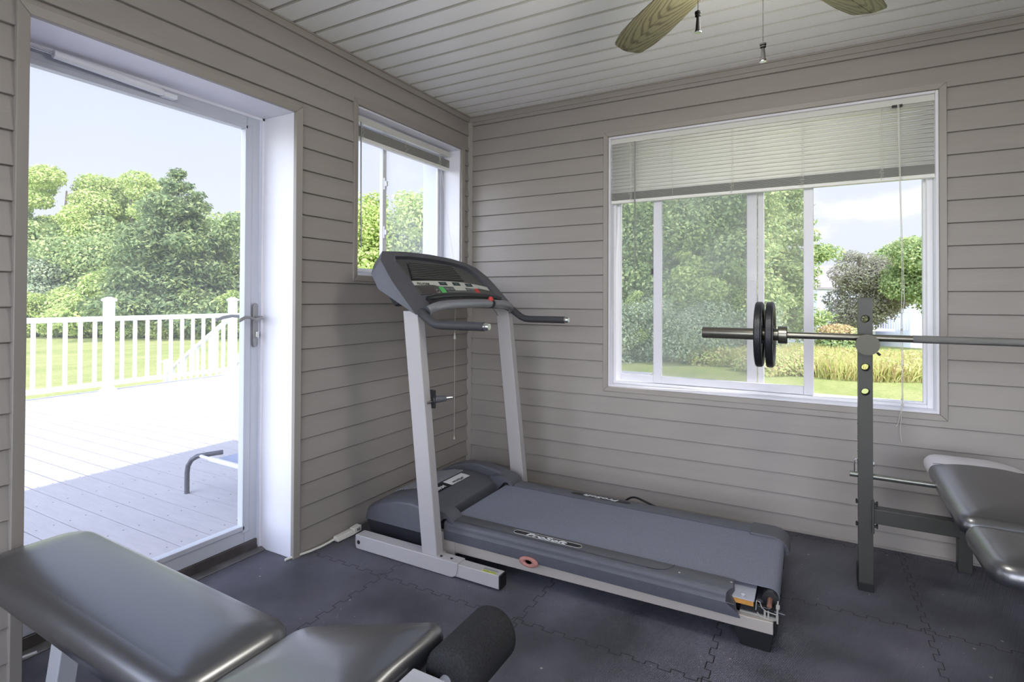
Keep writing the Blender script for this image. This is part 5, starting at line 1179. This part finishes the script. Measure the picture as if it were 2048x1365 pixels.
# bush and meadow bed
x, y = gp_(1682, 20.5); rb = thing('shrub', 'flowering shrub with reddish top rising from the meadow bed', 'shrub', (x, y, gz(x, y)))
trunk(rb, (x, y, gz(x, y)), (x, y, gz(x, y)+.9), .05, 5); leaves('foliage', [(x, y, G0+.5, .9, .9, .6), (x+.3, y, G0+.75, .6, .6, .45)], 5000, .06, M_L2, rb, 3)
leaves('blossom', [(x-.1, y, G0+1.0, .7, .7, .32)], 1600, .05, leaf_mat('blossom_red', (196, 160, 130), (206, 184, 140), (206, 204, 150)), rb, 4)
def meadow():
    rng = np.random.default_rng(7); n_ = 60000; pts = []
    e0 = [(-3.3, 17.2), (-1.3, 17.0), (-.55, 16.3), (.6, 15.7), (1.8, 15.1), (2.6, 14.6), (3.6, 14.7), (5.3, 15.6), (7.5, 17)]
    e1 = [(-3.3, 18.4), (-1.3, 19.8), (.2, 20.6), (1.4, 20.6), (2.8, 20.0), (3.9, 19.3), (5.0, 19.2), (6.5, 20), (8.5, 21)]
    seg_ = rng.integers(0, len(e0)-1, n_); t = rng.random(n_); s = rng.random(n_)
    a = np.array(e0); b_ = np.array(e1); A = a[seg_]*(1-t)[:, None]+a[seg_+1]*t[:, None]; B = b_[seg_]*(1-t)[:, None]+b_[seg_+1]*t[:, None]; P = A*(1-s)[:, None]+B*s[:, None]
    h = .22+.42*rng.random(n_)**1.5; ln = rng.normal(size=(n_, 2))*.14; w = .008+.014*rng.random(n_); an = rng.random(n_)*PI
    base = np.c_[P, np.full(n_, G0)]; d = np.c_[np.cos(an)*w, np.sin(an)*w, np.zeros(n_)]; top = base+np.c_[ln, h]
    mid = base+np.c_[ln*.4, h*.6]
    v = np.stack([base-d*.5, base+d*.5, mid+d, top, mid-d], 1).reshape(-1, 3)
    me = bpy.data.meshes.new('meadow_grass'); me.vertices.add(n_*5); me.vertices.foreach_set('co', v.ravel().astype(np.float32)); me.loops.add(n_*5); me.loops.foreach_set('vertex_index', np.arange(n_*5, dtype=np.int32))
    me.polygons.add(n_); me.polygons.foreach_set('loop_start', np.arange(0, n_*5, 5, dtype=np.int32)); me.update(calc_edges=True); me.materials.append(M_L6)
    o = bpy.data.objects.new('meadow_grass', me); COL.objects.link(o); ident(o, 'bed of tall yellow green and rusty meadow grasses across the mown lawn', 'ornamental grass', kind='stuff')
meadow()
rng_ = random.Random(5); bl2 = []
for i in range(60):
    f_ = rng_.random(); g_ = rng_.random(); xx = -2.6+9.4*f_; y0_ = 17.3-3.2*math.sin(PI*min(1, f_*1.05)) if f_ < .62 else 14.5+(f_-.62)*5.2; bl2.append((xx, y0_+.25+4.0*g_, G0+.18+.14*rng_.random(), .55, .5, .30+.1*rng_.random()))
o = leaves('meadow_foliage', bl2, 42000, .045, leaf_mat('meadow_leaf', (176, 190, 112), (216, 220, 150), (216, 186, 150)), None, 6, flat=.3, shell=.5); ident(o, 'low flowering foliage growing through the meadow grasses beside the lawn', 'ground cover', kind='stuff')

# ------------------------------------------------------------------ neighbouring houses
def house(label, u, D, wd_, dp, z0, hwall, hroof, rz, wins, gable='x', porch=False):
    x, y = gp_(u, D); t = thing('house', label, 'house', (x, y, z0)); t.rotation_euler = (0, 0, rz); ROOT[t] = Vector((0, 0, 0))
    b = MB(); b.box(-wd_/2, wd_/2, -dp/2, dp/2, 0, hwall)
    if gable == 'x': b.prism([(-wd_/2, -dp/2, hwall), (wd_/2, -dp/2, hwall), (0, -dp/2, hwall+hroof)], (0, dp, 0))
    b.build('walls', M_HWALL, t, smooth=0)
    b = MB()
    if gable == 'x':
        for s in (-1, 1): b.hexa([(s*(wd_/2+.3), -dp/2-.3, hwall-.15), (0, -dp/2-.3, hwall+hroof+.02), (0, dp/2+.3, hwall+hroof+.02), (s*(wd_/2+.3), dp/2+.3, hwall-.15)], [(s*(wd_/2+.3), -dp/2-.3, hwall), (0, -dp/2-.3, hwall+hroof+.18), (0, dp/2+.3, hwall+hroof+.18), (s*(wd_/2+.3), dp/2+.3, hwall)])
    else:
        for s in (-1, 1): b.hexa([(-wd_/2-.3, s*(dp/2+.3), hwall-.1), (wd_/2+.3, s*(dp/2+.3), hwall-.1), (wd_/2+.3, 0, hwall+hroof), (-wd_/2-.3, 0, hwall+hroof)], [(-wd_/2-.3, s*(dp/2+.3), hwall+.05), (wd_/2+.3, s*(dp/2+.3), hwall+.05), (wd_/2+.3, 0, hwall+hroof+.15), (-wd_/2-.3, 0, hwall+hroof+.15)])
        b.prism([(-wd_/2, -dp/2, hwall-.1), (-wd_/2, dp/2, hwall-.1), (-wd_/2, 0, hwall+hroof)], (.02, 0, 0)); b.prism([(wd_/2-.02, -dp/2, hwall-.1), (wd_/2-.02, dp/2, hwall-.1), (wd_/2-.02, 0, hwall+hroof)], (.02, 0, 0))
    b.build('roof', M_HROOF, t, smooth=0)
    for (wx, wz, ww, wh) in wins:
        b = MB(); b.box(wx-ww/2-.07, wx+ww/2+.07, -dp/2-.05, -dp/2+.01, wz-.07, wz+wh+.07); f_ = b.build('window', M_DECKW, t, smooth=0)
        b = MB(); b.box(wx-ww/2, wx-.04, -dp/2-.07, -dp/2-.04, wz, wz+wh); b.box(wx+.04, wx+ww/2, -dp/2-.07, -dp/2-.04, wz, wz+wh); b.build('pane', M_HWIN, f_, smooth=0)
    if porch:
        b = MB(); b.box(-.6, wd_/2+.2, -dp/2-2.2, -dp/2, 1.7, 1.85); pf = b.build('porch_floor', M_DECKW, t, smooth=0)
        b = MB(); b.box(-.6, wd_/2+.2, -dp/2-2.2, -dp/2-2.15, 2.7, 2.78)
        for i in range(22): b.box(-.6+i*.19, -.57+i*.19, -dp/2-2.19, -dp/2-2.16, 1.8, 2.72)
        b.build('porch_railing', M_DECKW, pf, smooth=0)
    return t
house('white house with brown gabled roof partly hidden left of the rounded pine', 1648, 48, 4.6, 7, -3.0, 5.1, 1.9, .45, [(-1.0, 2.6, .9, 1.1), (1.1, 2.6, .9, 1.1)], 'y', porch=True)
house('tall white gabled house with grey windows right of the rounded pine', 1818, 46, 5.6, 8, -3.6, 6.3, 1.5, .5, [(-1.3, 4.55, 1.1, .95), (-1.3, 2.8, 1.1, 1.1), (1.2, 4.55, 1.1, .95), (.5, .9, .9, .75), (1.2, 2.8, 1.1, 1.1)])
